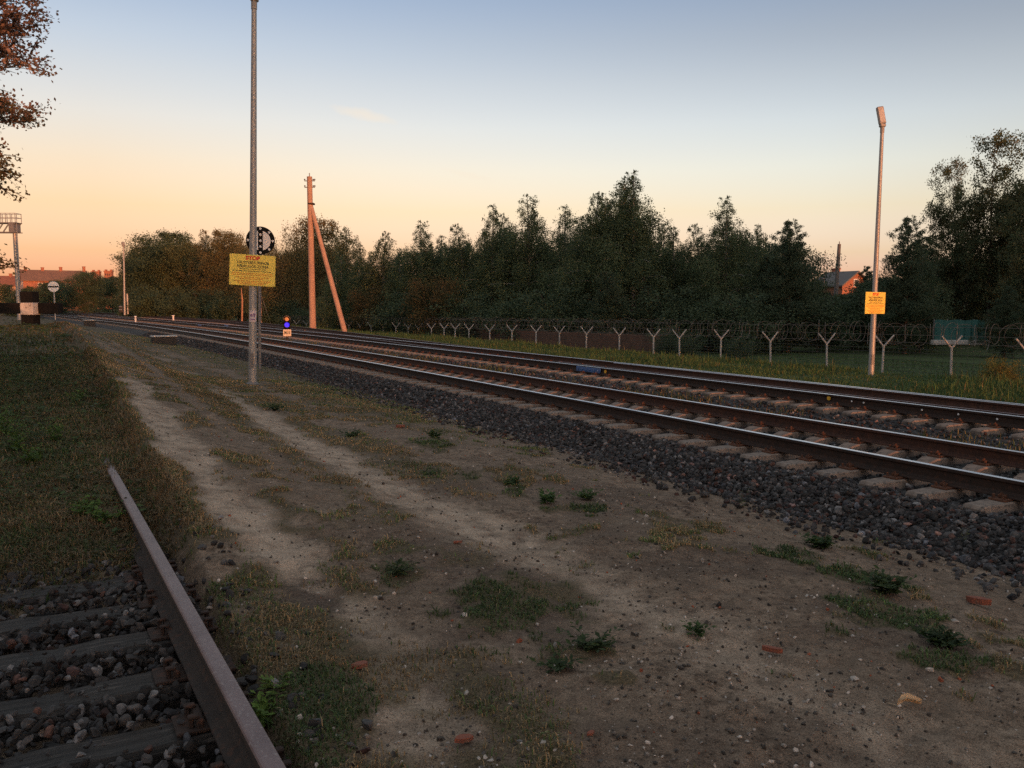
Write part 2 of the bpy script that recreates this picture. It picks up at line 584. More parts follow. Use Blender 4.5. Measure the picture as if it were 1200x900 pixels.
def grass_mask(x, y):
    s, bb = to_sb(x, y)
    n = fbm(x, y, 1.3)
    n2 = fbm(x + 9, y - 4, .45)
    nh = fbm(x + 2, y + 3, 4.5)
    g = np.zeros(np.shape(x))
    # overgrown bank left of the path
    da = seg_dist(x, y, PATH_A)
    bank = (1 - smooth(.55, 1.3, bb + (n - .5) * 1.0)) * smooth(4.9, 6.9, s + (n - .5) * 2.0 - bb * .3)
    g = np.maximum(g, bank)
    # strip on the right of the siding rail
    strip = smooth(.60, .80, bb) * (1 - smooth(1.35, 2.1, bb + (n - .5) * 1.5)) * smooth(.6, 1.6, s)
    g = np.maximum(g, strip * smooth(.30, .50, n) * .95)
    # median between the two worn tracks
    med = smooth(.15, .6, bb - 1.6) * (1 - smooth(3.3, 4.4, bb)) * smooth(5.5, 9, s)
    g = np.maximum(g, med * smooth(.30, .54, n * .6 + n2 * .4) * (.66 + .3 * smooth(6, 16, s)))
    # verge along the ballast toe
    toe = smooth(3.7, 4.8, bb + (n - .5)) * (1 - smooth(6.2, 6.7, bb)) * smooth(7, 17, s + (n - .5) * 4)
    g = np.maximum(g, toe * (.45 + .5 * n))
    for (px, py, a, b_, w) in PATCH:
        d = np.hypot((x - px) / a, (y - py) / b_) + (n - .5) * 1.2 + (nh - .5) * 2.0
        g = np.maximum(g, w * (1 - smooth(.45, 1.25, d)))
    spots = smooth(.60, .72, fbm(x + 60, y - 30, 2.4)) * smooth(1.6, 2.0, bb) * (1 - smooth(6.2, 6.5, bb)) * smooth(1.0, 2.5, s)
    g = np.maximum(g, spots * .75)
    far = smooth(28, 45, s) * (1 - smooth(6.0, 6.6, bb))
    g = np.maximum(g, far * .8)
    right = smooth(17.4, 18.2, bb)
    g = np.maximum(g, right)
    pm = path_mask(x, y)
    g = g * (1 - .85 * pm * (1 - smooth(40, 60, s)))
    return g


# ------------------------------------------------------------------ terrain: one sheet to the horizon
def build_ground():
    rs = [0.0, .6]
    while rs[-1] < 2600:
        r = rs[-1]
        rs.append(r + max(.055, r * (.011 if r < 60 else .03)))
    rs = np.array(rs[1:])
    a1 = np.linspace(R(-40), R(40), 330)
    a2 = np.linspace(R(40), R(320), 60)[1:-1]
    an = np.concatenate([a1, a2])
    rr, aa = np.meshgrid(rs, an, indexing='ij')
    x = rr * np.sin(aa); y = rr * np.cos(aa)
    z = H(x, y)
    gm = grass_mask(x, y); pm = path_mask(x, y)
    z = z + gm * (fbm(x, y, 2.5) - .3) * .05 - pm * .025
    nr, na = x.shape
    v = np.stack([x, y, z], -1).reshape(-1, 3)
    i = np.arange(nr - 1)[:, None]; j = np.arange(na)[None, :]
    j2 = (j + 1) % na
    q = np.stack([i * na + j, i * na + j2, (i + 1) * na + j2, (i + 1) * na + j], -1).reshape(-1, 4)
    q = q[:, ::-1]
    c = len(v)
    v = np.vstack([v, [[0, 0, float(H(0, 0))]]])
    jj = np.arange(na)
    tri = np.stack([np.full(na, c), (jj + 1) % na, jj], -1)
    me = mesh_np('ground', v, [q.astype(np.int32), tri.astype(np.int32)], [ground_material()], smoothf=True)
    s_, b_ = to_sb(x, y)
    for nm, arr in (('grassy', gm), ('path', pm), ('damp', damp_mask(x, y)), ('lawn', smooth(17.5, 19, b_))):
        a = me.attributes.new(nm, 'FLOAT', 'POINT')
        a.data.foreach_set('value', np.append(arr.ravel(), 0).astype(np.float32))
    o = link('ground', me)
    tag(o, kind='structure')


build_ground()

# ------------------------------------------------------------------ ballast beds
BAL_B = np.array([6.35, 6.62, 6.9, 7.2, 7.5, 8.2, 8.9, 9.6, 10.3, 10.55, 10.9, 11.3, 11.7, 12.2, 13.5, 14.9, 15.2, 15.6, 16.2, 16.9, 17.5])
BAL_Z = np.array([-.55, -.42, -.34, -.25, -.215, -.225, -.23, -.23, -.23, -.245, -.29, -.30, -.27, -.225, -.225, -.21, -.21, -.24, -.35, -.46, -.65])


def bal_z(bb):
    return np.interp(bb, BAL_B, BAL_Z)


def build_ballast():
    s = np.concatenate([np.arange(-14, 40, .12), np.arange(40, 120, .5), np.arange(120, 420, 3)])
    b = np.unique(np.concatenate([BAL_B, np.arange(6.4, 8.2, .09), np.arange(10, 12.3, .12)]))
    ss, bb = np.meshgrid(s, b, indexing='ij')
    # the bed widens under the turnout
    wid = np.where(bb > 14.9, 1.0, 0) * div(ss)
    p = P(ss, bb + wid)
    z = bal_z(bb) + (fbm(p[..., 0], p[..., 1], 6) - .5) * .04 + (fbm(p[..., 0] + 5, p[..., 1], 1.5) - .5) * .05
    v = np.concatenate([p, z[..., None]], -1).reshape(-1, 3)
    n0, n1 = ss.shape
    i = np.arange(n0 - 1)[:, None]; j = np.arange(n1 - 1)[None, :]
    q = np.stack([i * n1 + j, i * n1 + j + 1, (i + 1) * n1 + j + 1, (i + 1) * n1 + j], -1).reshape(-1, 4)
    m = bpy.data.materials.new('ballast_gravel'); nt, bs = nodes_of(m)
    vv = coords(nt)
    vo = N(nt, 'ShaderNodeTexVoronoi'); vo.inputs['Scale'].default_value = 24
    nt.links.new(vv, vo.inputs['Vector'])
    sep = N(nt, 'ShaderNodeSeparateColor'); nt.links.new(vo.outputs['Color'], sep.inputs[0])
    c = ramp(nt, sep.outputs[0], [(0, (.018, .017, .017)), (.6, (.045, .042, .041)), (.9, (.08, .074, .072)), (1, (.08, .042, .03))])
    edge = ramp(nt, vo.outputs['Distance'], [(.3, (1, 1, 1)), (.75, (.25, .25, .25))])
    c = mixc(nt, 1.0, c, edge, 'MULTIPLY')
    nt.links.new(c, bs.inputs['Base Color'])
    bs.inputs['Roughness'].default_value = .9
    inv = math_n(nt, 'SUBTRACT', 1.0, vo.outputs['Distance'])
    bump(nt, bs, inv, 1.0, .04)
    o = link('ballast_bed', mesh_np('ballast_bed', v, q.astype(np.int32), [m], smoothf=True))
    tag(o, kind='structure')


build_ballast()

# ------------------------------------------------------------------ stones
def ico():
    t = (1 + 5 ** .5) / 2
    v = np.array([(-1, t, 0), (1, t, 0), (-1, -t, 0), (1, -t, 0), (0, -1, t), (0, 1, t), (0, -1, -t), (0, 1, -t), (t, 0, -1), (t, 0, 1), (-t, 0, -1), (-t, 0, 1)], float)
    v /= np.linalg.norm(v[0])
    f = np.array([(0, 11, 5), (0, 5, 1), (0, 1, 7), (0, 7, 10), (0, 10, 11), (1, 5, 9), (5, 11, 4), (11, 10, 2), (10, 7, 6), (7, 1, 8), (3, 9, 4), (3, 4, 2), (3, 2, 6), (3, 6, 8), (3, 8, 9), (4, 9, 5), (2, 4, 11), (6, 2, 10), (8, 6, 7), (9, 8, 1)])
    return v, f


ICO_V, ICO_F = ico()


def subdiv(v, f):
    cache = {}; v = list(map(tuple, v)); nf = []
    def mid(a, b):
        k = (min(a, b), max(a, b))
        if k not in cache:
            m = np.array(v[a]) + np.array(v[b]); m /= np.linalg.norm(m)
            cache[k] = len(v); v.append(tuple(m))
        return cache[k]
    for a, b, c in f:
        ab, bc, ca = mid(a, b), mid(b, c), mid(c, a)
        nf += [(a, ab, ca), (b, bc, ab), (c, ca, bc), (ab, bc, ca)]
    return np.array(v), np.array(nf)


ICO2_V, ICO2_F = subdiv(ICO_V, ICO_F)


def rock_proto(seed, fine=False):
    g = np.random.default_rng(seed)
    v, f = (ICO2_V.copy(), ICO2_F) if fine else (ICO_V.copy(), ICO_F)
    # cut by random planes -> broken, faceted stone
    for _ in range(11 if fine else 4):
        n = g.normal(size=3); n /= np.linalg.norm(n)
        d = g.uniform(.36, .7) if fine else g.uniform(.45, .8)
        h = v @ n
        v = v - np.outer(np.clip(h - d, 0, None), n)
    v *= g.uniform(.9, 1.1, size=v.shape) if not fine else g.uniform(.96, 1.04, size=v.shape)
    v *= np.array([1, g.uniform(.65, .95), g.uniform(.45, .8)])
    return v, f


ROCKS = [rock_proto(i) for i in range(14)]
ROCKS2 = [rock_proto(i + 50, True) for i in range(12)]


def rand_rot(n, g):
    q = g.normal(size=(n, 4)); q /= np.linalg.norm(q, axis=1, keepdims=True)
    w, x, y, z = q.T
    return np.stack([np.stack([1 - 2 * (y * y + z * z), 2 * (x * y - z * w), 2 * (x * z + y * w)], -1),
                     np.stack([2 * (x * y + z * w), 1 - 2 * (x * x + z * z), 2 * (y * z - x * w)], -1),
                     np.stack([2 * (x * z - y * w), 2 * (y * z + x * w), 1 - 2 * (x * x + y * y)], -1)], 1)


def stones(name, pos, rad, cols, protos, g, parent=None):
    V = []; Fs = []; C = []; base = 0
    idx = g.integers(0, len(protos), len(pos))
    for k, (pv, pf) in enumerate(protos):
        s = np.where(idx == k)[0]
        if not len(s): continue
        rot = rand_rot(len(s), g)
        vv = np.einsum('nij,mj->nmi', rot, pv) * rad[s][:, None, None] + pos[s][:, None, :]
        V.append(vv.reshape(-1, 3))
        Fs.append((pf[None] + (base + np.arange(len(s)) * len(pv))[:, None, None]).reshape(-1, 3))
        C.append(np.repeat(cols[s], len(pv), 0))
        base += len(s) * len(pv)
    me = mesh_np(name, np.vstack(V), np.vstack(Fs).astype(np.int32), [M['stone']], np.vstack(C))
    return link(name, me, parent)


def stone_cols(n, g, dark=1.0, pred=.13):
    base = .022 + .085 * g.random(n) ** 1.6
    pale = g.random(n) < .07
    base = np.where(pale, g.uniform(.14, .26, n), base)
    c = np.stack([base * 1.02, base * .97, base * .96], -1)
    red = g.random(n) < pred
    c[red] = c[red] * np.array([1.35, .85, .7]) + np.array([.008, 0, 0])
    blue = g.random(n) < .12
    c[blue] *= np.array([.9, .98, 1.12])
    return c * dark


SLP = .6                      # sleeper spacing


def ballast_stones():
    g = np.random.default_rng(5)
    def scat(n, s0, s1, b0, b1, pw=1.0):
        s = s0 + (s1 - s0) * g.random(n) ** pw
        return s, g.uniform(b0, b1, n)
    S = []; B = []
    for (n, s0, s1, b0, b1, pw) in ((21000, -.5, 16, 6.5, 7.65, 1.1), (19000, 14, 62, 6.4, 7.65, 1.15), (6000, -.5, 24, 5.6, 6.6, 1.0),
                                    (7000, 1, 24, 8.2, 9.6, 1.2), (1500, 0, 20, 7.6, 8.1, 1.), (16000, 1, 40, 9.75, 12.5, 1.4), (5000, 8, 40, 12.9, 14.2, 1.2)):
        a, b = scat(n, s0, s1, b0, b1, pw); S.append(a); B.append(b)
    s = np.concatenate(S); b = np.concatenate(B)
    # keep the sleepers mostly bare
    fs = np.abs(((s - .1) / SLP + .5) % 1 - .5) * SLP
    inside = (np.abs(b - NEAR_C) < 1.33) | (np.abs(b - FAR_C) < 1.33)
    keep = ~(inside & (fs < .15) & (g.random(len(s)) > .03 + .25 * (b < 7.68) + .03 * (b < 8)))
    keep &= ~((b < 6.55) & (g.random(len(s)) < .30 + .75 * (6.55 - b)))
    s, b = s[keep], b[keep]
    n = len(s)
    p = P(s, b)
    rad = (.017 + .030 * g.random(n) ** 1.3) * np.where(g.random(n) < .06, 1.4, 1)
    z = np.where(b > 6.55, bal_z(b), H(p[:, 0], p[:, 1]) - .0) + (fbm(p[:, 0], p[:, 1], 6) - .5) * .04 + rad * g.uniform(.0, .65, n)
    gpz = H(p[:, 0], p[:, 1])
    z = np.maximum(z, gpz + rad * .2)
    pos = np.column_stack([p, z])
    o = stones('ballast_stones', pos, rad, stone_cols(n, g, .82), ROCKS, g)
    tag(o, 'grey and brownish crushed stone heaped along both running tracks', 'ballast', kind='stuff')
    # siding: coarser stones right by the camera
    n = 19000
    s = g.uniform(-.8, 7.8, n); b = g.uniform(-2.2, .66, n)
    n2 = 160
    s = np.append(s, g.uniform(.5, 6.5, n2)); b = np.append(b, g.normal(.78, .12, n2))
    n += n2
    p = P(s, b)
    rad = g.uniform(.018, .046, n)
    fs = np.abs(((s - .32) / .55 + .5) % 1 - .5) * .55
    on = (fs < .10) & (b < .68)
    keep = ~(on & (g.random(n) > .22 + .5 * smooth(.5, .62, fbm(p[:, 0], p[:, 1], 2.2))))
    keep &= np.abs(b - .5 - sidoff(s)) > .078
    keep &= g.random(n) > smooth(5.3, 7.2, s + (fbm(p[:, 0], p[:, 1], 1.3) - .5) * 2)
    rad = np.where(on, rad * .55, rad)
    z = np.where(b < .66, np.maximum(-.075 + .105 * g.random(n), H(p[:, 0], p[:, 1]) + .0), H(p[:, 0], p[:, 1]) + rad * .3) + np.where(on, .03, 0)
    pos = np.column_stack([p, z])[keep]
    o = stones('siding_stones', pos, rad[keep], stone_cols(n, g, .72, .05)[keep], ROCKS2, g)
    tag(o, 'coarse dark stones lying between the old timber ties of the siding', 'ballast', kind='stuff')
    # pebbles and crumbs on the trodden ground
    n = 42000
    r = 2.2 + 13 * g.random(n) ** 1.3; a = g.uniform(R(-36), R(36), n)
    x, y = r * np.sin(a), r * np.cos(a)
    s, b = to_sb(x, y)
    k = (b > .75) & (b < 6.7)
    dens = .35 + .65 * smooth(.45, .6, fbm(x, y, 1.0))
    k &= g.random(n) < dens
    x, y = x[k], y[k]; n = len(x)
    rad = .0025 + .012 * g.random(n) ** 4.0 + np.where(g.random(n) < .018, .012, 0)
    cb = np.where(g.random(n) < .6, g.uniform(.03, .09, n), g.uniform(.12, .48, n))
    c = np.stack([cb, cb * .9, cb * .8], -1)
    red = g.random(n) < .035
    c[red] = np.array([.24, .07, .035])
    pos = np.column_stack([x, y, H(x, y) - path_mask(x, y) * .025 + rad * .3])
    o = stones('pebbles', pos, rad, c, ROCKS, g)
    tag(o, 'small pale pebbles and crumbs strewn over the sandy ground', 'pebbles', kind='stuff')


ballast_stones()

# ------------------------------------------------------------------ rails
def rail_profile(head=.075, h=.18, base=.15, web=.018, off_z=0.0):
    a, w, b = head / 2, web / 2, base / 2
    return [(-b, -h), (-b, -h + .011), (-w - .012, -h + .028), (-w, -h + .05), (-w, -.052), (-a + .004, -.040), (-a, -.032), (-a, -.010), (-a + .004, -.003), (-a + .013, 0),
            (a - .013, 0), (a - .004, -.003), (a, -.010), (a, -.032), (a - .004, -.040), (w, -.052), (w, -h + .05), (w + .012, -h + .028), (b, -h + .011), (b, -h)]


def sweep_rail(name, bbf, s, ztop, mats, prof=None, parent=None, tops=(8, 9, 10)):
    prof = prof or rail_profile()
    s = np.asarray(s, float)
    bb = bbf(s)
    zt = ztop(s) if callable(ztop) else np.full(len(s), ztop)
    n = len(prof)
    rows = []
    _, d, nn = frame(s)
    c = P(s, bb)
    for (u, w) in prof:
        q = c + u * nn
        rows.append(np.column_stack([q, zt + w]))
    v = np.stack(rows, 1).reshape(-1, 3)
    F_ = []; MI = []
    m = len(s)
    for i in range(m - 1):
        for k in range(n):
            j = (k + 1) % n
            F_.append((i * n + k, (i + 1) * n + k, (i + 1) * n + j, i * n + j)); MI.append(1 if k in tops else 0)
    me = bpy.data.meshes.new(name)
    caps = [tuple(range(n)), tuple(reversed(range((m - 1) * n, m * n)))]
    me.from_pydata([tuple(x) for x in v], [], F_ + caps)
    for q in mats: me.materials.append(q)
    me.polygons.foreach_set('material_index', MI + [0, 0])
    me.update()
    return link(name, me, parent)


S_LINE = np.concatenate([np.arange(-12, 30, 1.5), np.arange(30, 130, 3), np.arange(130, 400, 10)])
G2 = .797

t_near = thing('railway_track', 'near running track with dark rusty rails on pale concrete sleepers', 'railway track', group='running tracks')
t_far = thing('railway_track', 'far running track with double rails and blue fishplates beside the fence verge', 'railway track', group='running tracks')
t_third = thing('railway_track', 'rusty side track branching off beyond the far track towards the utility pole', 'railway track')
t_sid = thing('railway_track', 'old siding on dark timber ties with one worn brown rail buried in grass', 'railway track')

for c, t in ((NEAR_C, t_near), (FAR_C, t_far)):
    for sg in (-1, 1):
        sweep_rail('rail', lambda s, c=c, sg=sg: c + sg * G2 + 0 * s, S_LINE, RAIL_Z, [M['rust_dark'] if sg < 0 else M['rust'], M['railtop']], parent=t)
s3 = np.concatenate([np.arange(20.5, 130, 1.5), np.arange(130, 400, 10)])
for sg in (-1, 1):
    sa = s3[s3 > (22 if sg > 0 else 21)]
    sweep_rail('rail', lambda s, sg=sg: FAR_C + div(s) + sg * G2 + (.04 if sg < 0 else 0) - .0, sa, RAIL_Z - .006, [M['rust'], M['railtop_old']], parent=t_third)
# check rails inside the near rail and the switch blade inside the far rail
flat = rail_profile(.06, .15, .10)
sweep_rail('check_rail', lambda s: FAR_C - G2 + .135 + .06 * smooth(18, 22, s) + 0 * s, np.arange(-6, 22, 1.0), RAIL_Z + .012, [M['rust_dark'], M['railtop_old']], flat, t_far)
sweep_rail('switch_blade', lambda s: FAR_C + G2 - .125 - .03 * smooth(8, 20, s), np.arange(3, 21, 1.0), RAIL_Z - .004, [M['rust'], M['railtop']], flat, t_far)
# siding rail: real curve into the grass
S_SID = np.arange(-2.5, 9.6, .5)
so = sweep_rail('rail', lambda s: SID_C + .80 + sidoff(s), S_SID, .215, [M['sidingrail'], M['railtop_old']], parent=t_sid, tops=(7, 8, 9, 10, 11, 12))
tag(so, 'worn brown rail running into the grass')
sweep_rail('rail', lambda s: SID_C - .80 + sidoff(s), S_SID, .215, [M['sidingrail'], M['railtop_old']], parent=t_sid, tops=(8, 9, 10))


def put(o, s, bb, z):
    p, d, n = frame(np.array(float(s)))
    q = p + bb * n
    o.location = (q[0], q[1], z)
    o.rotation_euler = (0, 0, math.atan2(n[1], n[0]))


def make_sleeper_mesh(L=2.7, w=.29, wt=.20):
    mb = MB()
    xs = [-L / 2, -L / 2 + .03, -1.05, -.55, -.4, .4, .55, 1.05, L / 2 - .03, L / 2]
    zt = [-.03, 0, 0.0, 0, -.045, -.045, 0, 0, 0, -.03]
    wtp = [wt - .03, wt, wt + .02, wt + .02, wt - .02, wt - .02, wt + .02, wt + .02, wt, wt - .03]
    vs = []
    for x, z, wp in zip(xs, zt, wtp):
        vs += [(x, -w / 2, -.21), (x, -w / 2, -.14), (x, -wp / 2 - .006, z - .012), (x, -wp / 2 + .01, z), (x, wp / 2 - .01, z), (x, wp / 2 + .006, z - .012), (x, w / 2, -.14), (x, w / 2, -.21)]
    fs = []
    for i in range(len(xs) - 1):
        for k in range(8):
            j = (k + 1) % 8
            fs.append((i * 8 + j, i * 8 + k, (i + 1) * 8 + k, (i + 1) * 8 + j))
    fs.append(tuple(range(8))); fs.append(tuple(reversed(range((len(xs) - 1) * 8, len(xs) * 8))))
    mb.add(vs, fs)
    return mb.mesh('sleeper', M['concrete'])


def make_fastener_mesh():
    mb = MB()
    mb.box((0, 0, .012), (.36, .17, .022), bev=.004)
    for sg in (-1, 1):
        mb.box((sg * .088, 0, .04), (.05, .07, .03), bev=.006)          # clamp
        mb.tube([(sg * .10, 0, .02), (sg * .10, 0, .078)], .011, 8)      # clip bolt
        mb.tube([(sg * .10, 0, .05), (sg * .10, 0, .066)], .02, 6)
        for yy in (-.05, .05):
            mb.tube([(sg * .15, yy, .02), (sg * .15, yy, .062)], .013, 6)
    return mb.mesh('rail_fastener', M['rust_bright'])


SLEEP = make_sleeper_mesh()
FAST = make_fastener_mesh()


def lay_sleepers(t, c, s0, n, z, skip_fast_after, extra=lambda s: 0.0, stop=None):
    for k in range(n):
        s = s0 + k * SLP
        e = extra(s)
        o = link('sleeper', SLEEP, t)
        put(o, s, c + e / 2, z)
        o.rotation_euler.z += random.uniform(-.012, .012)
        o.scale = (1 + e / 2.7, 1, 1)
        if s < skip_fast_after:
            for sg in (-1, 1):
                f = link('rail_fastener', FAST, o)
                f.location = ((sg * G2 - e / 2) / (1 + e / 2.7), 0, -.001)
                f.scale = (1 / (1 + e / 2.7), 1, 1)


SLZ = RAIL_Z - .18 - .022
lay_sleepers(t_near, NEAR_C, -3.5, 100, SLZ, 46)
lay_sleepers(t_far, FAR_C, -.5, 100, SLZ, 46, extra=lambda s: float(np.clip(div(s), 0, 3.3)) if s > 18 else 0.0)


def far_sleepers(t, c, s0, s1, extra=lambda s: 0 * s):
    mb = MB()
    for s in np.arange(s0, s1, SLP):
        p, d, n = frame(np.array(s))
        q = p + (c + float(extra(s))) * n
        mb.box((q[0], q[1], SLZ - .06), (2.7, .24, .12), rz(math.atan2(n[1], n[0])))
    o = mb.build('sleepers', M['concrete'], t)
    tag(o, kind='stuff')


far_sleepers(t_near, NEAR_C, -3.5 + 100 * SLP, 150)
far_sleepers(t_far, FAR_C, -.5 + 100 * SLP, 150)
far_sleepers(t_third, FAR_C, 60.1, 150, div)

# siding ties, chairs
def tie_mesh(seed):
    g = random.Random(seed)
    mb = MB()
    L, w, h = 2.7, .22, .16
    n = 14
    vs = []
    for i in range(n + 1):
        x = -L / 2 + L * i / n
        wy = w / 2 + g.uniform(-.012, .012); zt = g.uniform(-.012, .006)
        vs += [(x, -wy, -h), (x, -wy, zt - .025), (x, -wy + .02, zt), (x, 0, zt + g.uniform(-.01, .004)), (x, wy - .02, zt), (x, wy, zt - .025), (x, wy, -h)]
    fs = []
    for i in range(n):
        for k in range(7):
            j = (k + 1) % 7
            fs.append((i * 7 + j, i * 7 + k, (i + 1) * 7 + k, (i + 1) * 7 + j))
    fs += [tuple(range(7)), tuple(reversed(range(n * 7, n * 7 + 7)))]
    mb.add(vs, fs)
    return mb.mesh('timber_tie', M['timber'])


TIES = [tie_mesh(i) for i in range(4)]
mb = MB()
mb.box((0, 0, .009), (.36, .18, .018), bev=.004)
for sg in (-1, 1):
    mb.box((sg * .087, 0, .035), (.03, .16, .04), bev=.006)
    for yy in (-.055, .055):
        mb.tube([(sg * .12, yy, .015), (sg * .12, yy, .06)], .012, 6)
        mb.box((sg * .11, yy, .062), (.045, .035, .014), bev=.004)
CHAIR = mb.mesh('rail_chair', M['rust_bright'])
CHAIR_D = CHAIR.copy(); CHAIR_D.materials[0] = mat('dark_chair_rust', (.038, .022, .017), (.024, .016, .013), 20, .9, .1, .6, .004, c3=(.075, .034, .022), scale3=18)
for k in range(-1, 13):
    s = .32 + k * .55
    o = link('timber_tie', TIES[k % 4], t_sid)
    put(o, s, SID_C + float(sidoff(s)) + random.uniform(-.04, .04), .0)
    o.rotation_euler.z += random.uniform(-.025, .025)
    for sg in (-1, 1):
        f = link('rail_chair', CHAIR_D, o)
        f.location = (sg * .80, 0, .002)

# details on the running rails: blue insulated fishplates, paint marks
def joint(t, s, bb, side):
    mb = MB()
    mb.box((0, 0, 0), (.03, 1.15, .125), bev=.008)
    for k in range(6):
        y = -.48 + k * .192
        mb.tube([(side * .01, y, 0), (side * .045, y, 0)], .02, 6)
    o = mb.build('insulated_fishplate', M['blue'], t)
    put(o, s, bb + side * .047, RAIL_Z - .092)
    return o


def mark(t, s, bb, z, r, m, name='paint_mark'):
    mb = MB()
    mb.tube([(-.004, 0, 0), (.004, 0, 0)], r, 14)
    o = mb.build(name, m, t)
    put(o, s, bb, z)


def s_on(px, py, bb, z=RAIL_Z):
    x, y = gp(px, py, z)
    return float(to_sb(x, y)[0])


def s_col(px, bb):
    """station where the line bb crosses the bearing of column px"""
    lo, hi = -5.0, 300.0
    f = lambda s: (lambda q: math.atan2(q[0], q[1]))(P(np.array(s), np.array(bb)))
    tgt = math.atan2(px - 600, F * CP)
    for _ in range(60):
        m_ = (lo + hi) / 2
        if f(m_) > tgt: lo = m_
        else: hi = m_
    return lo


joint(t_far, s_col(691, FAR_C - G2), FAR_C - G2, -1)
joint(t_far, s_col(766, FAR_C + G2), FAR_C + G2, -1)
joint(t_far, s_col(237, FAR_C - G2), FAR_C - G2, -1)
joint(t_far, s_col(268, FAR_C + G2), FAR_C + G2, -1)
mark(t_far, s_col(711, FAR_C - G2), FAR_C - G2 - .052, RAIL_Z - .09, .045, M['yellow_mark'])
mark(t_far, s_col(973, FAR_C - G2), FAR_C - G2 - .025, RAIL_Z - .075, .042, M['yellow_mark'])
for px in (1000, 1014, 1083, 1126, 1172):
    mark(t_far, s_col(px, FAR_C - G2), FAR_C - G2 - .025, RAIL_Z - .08, .016, M['whiteclean'])
mark(t_far, s_col(1129, FAR_C + G2), FAR_C + G2 - .045, RAIL_Z - .05, .016, M['whiteclean'])

# ------------------------------------------------------------------ lettering
def text_mesh(txt, size, mt, bold=0.0):
    cu = bpy.data.curves.new('t', 'FONT')
    cu.body = txt; cu.size = size; cu.align_x = 'CENTER'; cu.align_y = 'CENTER'
    cu.extrude = .0012; cu.offset = bold
    ob = bpy.data.objects.new('t', cu); COL.objects.link(ob)
    dg = bpy.context.evaluated_depsgraph_get()
    me = bpy.data.meshes.new_from_object(ob.evaluated_get(dg))
    bpy.data.objects.remove(ob)
    me.materials.clear(); me.materials.append(mt)
    me.name = 'lettering'
    return me


def put_text(txt, size, mt, parent, x, y, z, bold=0.0, name='lettering', sx=1.0):
    me = text_mesh(txt, size, mt, bold)
    o = link(name, me, parent, (x, y, z))
    o.rotation_euler = (R(90), 0, 0)
    o.scale.x = sx
    return o


# ------------------------------------------------------------------ warning signs (face local -Y)
def warning_sign(label, loc, rot):
    t = thing('warning_sign', label, 'sign', loc, group='yellow warning signs')
    t.rotation_euler = rot
    mb = MB(); mb.box((0, 0, 0), (.99, .016, .69), bev=.004)
    mb.build('sign_plate', M['yellow'], t)
    mb = MB()
    for zz in (-.2, .2):
        mb.box((0, .03, zz), (.22, .045, .04), bev=.005)
    mb.build('clamp', M['galv_dull'], t)
    for bx in (-.46, .46):
        for bz_ in (-.31, .31):
            mbb = MB(); mbb.tube([(bx, -.014, bz_), (bx, -.004, bz_)], .009, 8); mbb.build('bolt', M['galv_dull'], t)
    y = -.0095
    put_text('STOP', .115, M['red_ink'], t, 0, y, .268, .006, sx=1.1)
    put_text('VALSTYBĖS SIENOS', .083, M['black_ink'], t, 0, y, .165, .002, sx=.98)
    put_text('APSAUGOS ZONA', .083, M['black_ink'], t, 0, y, .083, .002, sx=1.0)
    g = random.Random(3)
    def line(mbk, z, half, h):
        x = -half
        while x < half - .02:
            w = min(g.uniform(.03, .10), half - x)
            mbk.box((x + w / 2, y, z), (w, .003, h))
            x += w + .014
    mb = MB()
    line(mb, .022, .28, .014); line(mb, -.022, .42, .014)
    mb.build('small_print', M['black_ink'], t)
    mb = MB()
    for z, hf in ((-.072, .44), (-.108, .45), (-.160, .36), (-.196, .27), (-.244, .40), (-.278, .33), (-.31, .28)):
        line(mb, z, hf, .016)
    mb.build('small_print', M['orange_ink'], t)
    return t


def lamp_pole(name, label, base, lean_x, lean_y, height, head_dir, collar):
    """slender street-light column with one LED floodlight on top"""
    t = thing(name, label, 'street lamp', base)
    t.rotation_euler = (lean_y, lean_x, 0)
    mb = MB()
    hs = [-.6, 0, .3, height * .5, height]
    mb.tube([(0, 0, h) for h in hs], [.092, .092, .09, .075, .056], 18)
    mb.build('pole', M['galv'], t, smoothf=True)
    mb = MB()
    mb.tube([(0, 0, 0), (0, 0, .05)], [.14, .10], 14)
    mb.build('base_collar', M['galv_dull'], t)
    mb = MB(); mb.box((0.0, -.088, .55), (.09, .022, .32), bev=.006); mb.build('service_hatch', M['galv_dull'], t)
    h = thing('lamp_head', None, None, (0, 0, height), head_dir); h.parent = t
    bpy.data.objects.remove(h)
    rot = rz(head_dir)
    mb = MB()
    mb.tube([(0, 0, height - .02), (0, 0, height + .16)], .066, 12)
    mb.box((0, 0, height + .20), (.17, .17, .10), bev=.02)
    hd = mb.build('bracket', M['lamp_grey'], t)
    mb = MB()
    tilt = rot @ ry(R(-9)) @ rx(R(-8))
    c = Vector((0, 0, height + .25)) + tilt @ Vector((0, 0, .27))
    mb.box(c, (.21, .13, .56), tilt, bev=.02)
    for k in range(5):
        mb.box(c + tilt @ Vector((0, .075, -.2 + .1 * k)), (.18, .03, .02), tilt)
    o = mb.build('lamp_head', M['lamp_grey'], t)
    mb = MB()
    mb.box(c + tilt @ Vector((0, -.068, 0)), (.17, .012, .48), tilt, bev=.004)
    mb.build('lamp_glass', M['porcelain'], o)
    return t


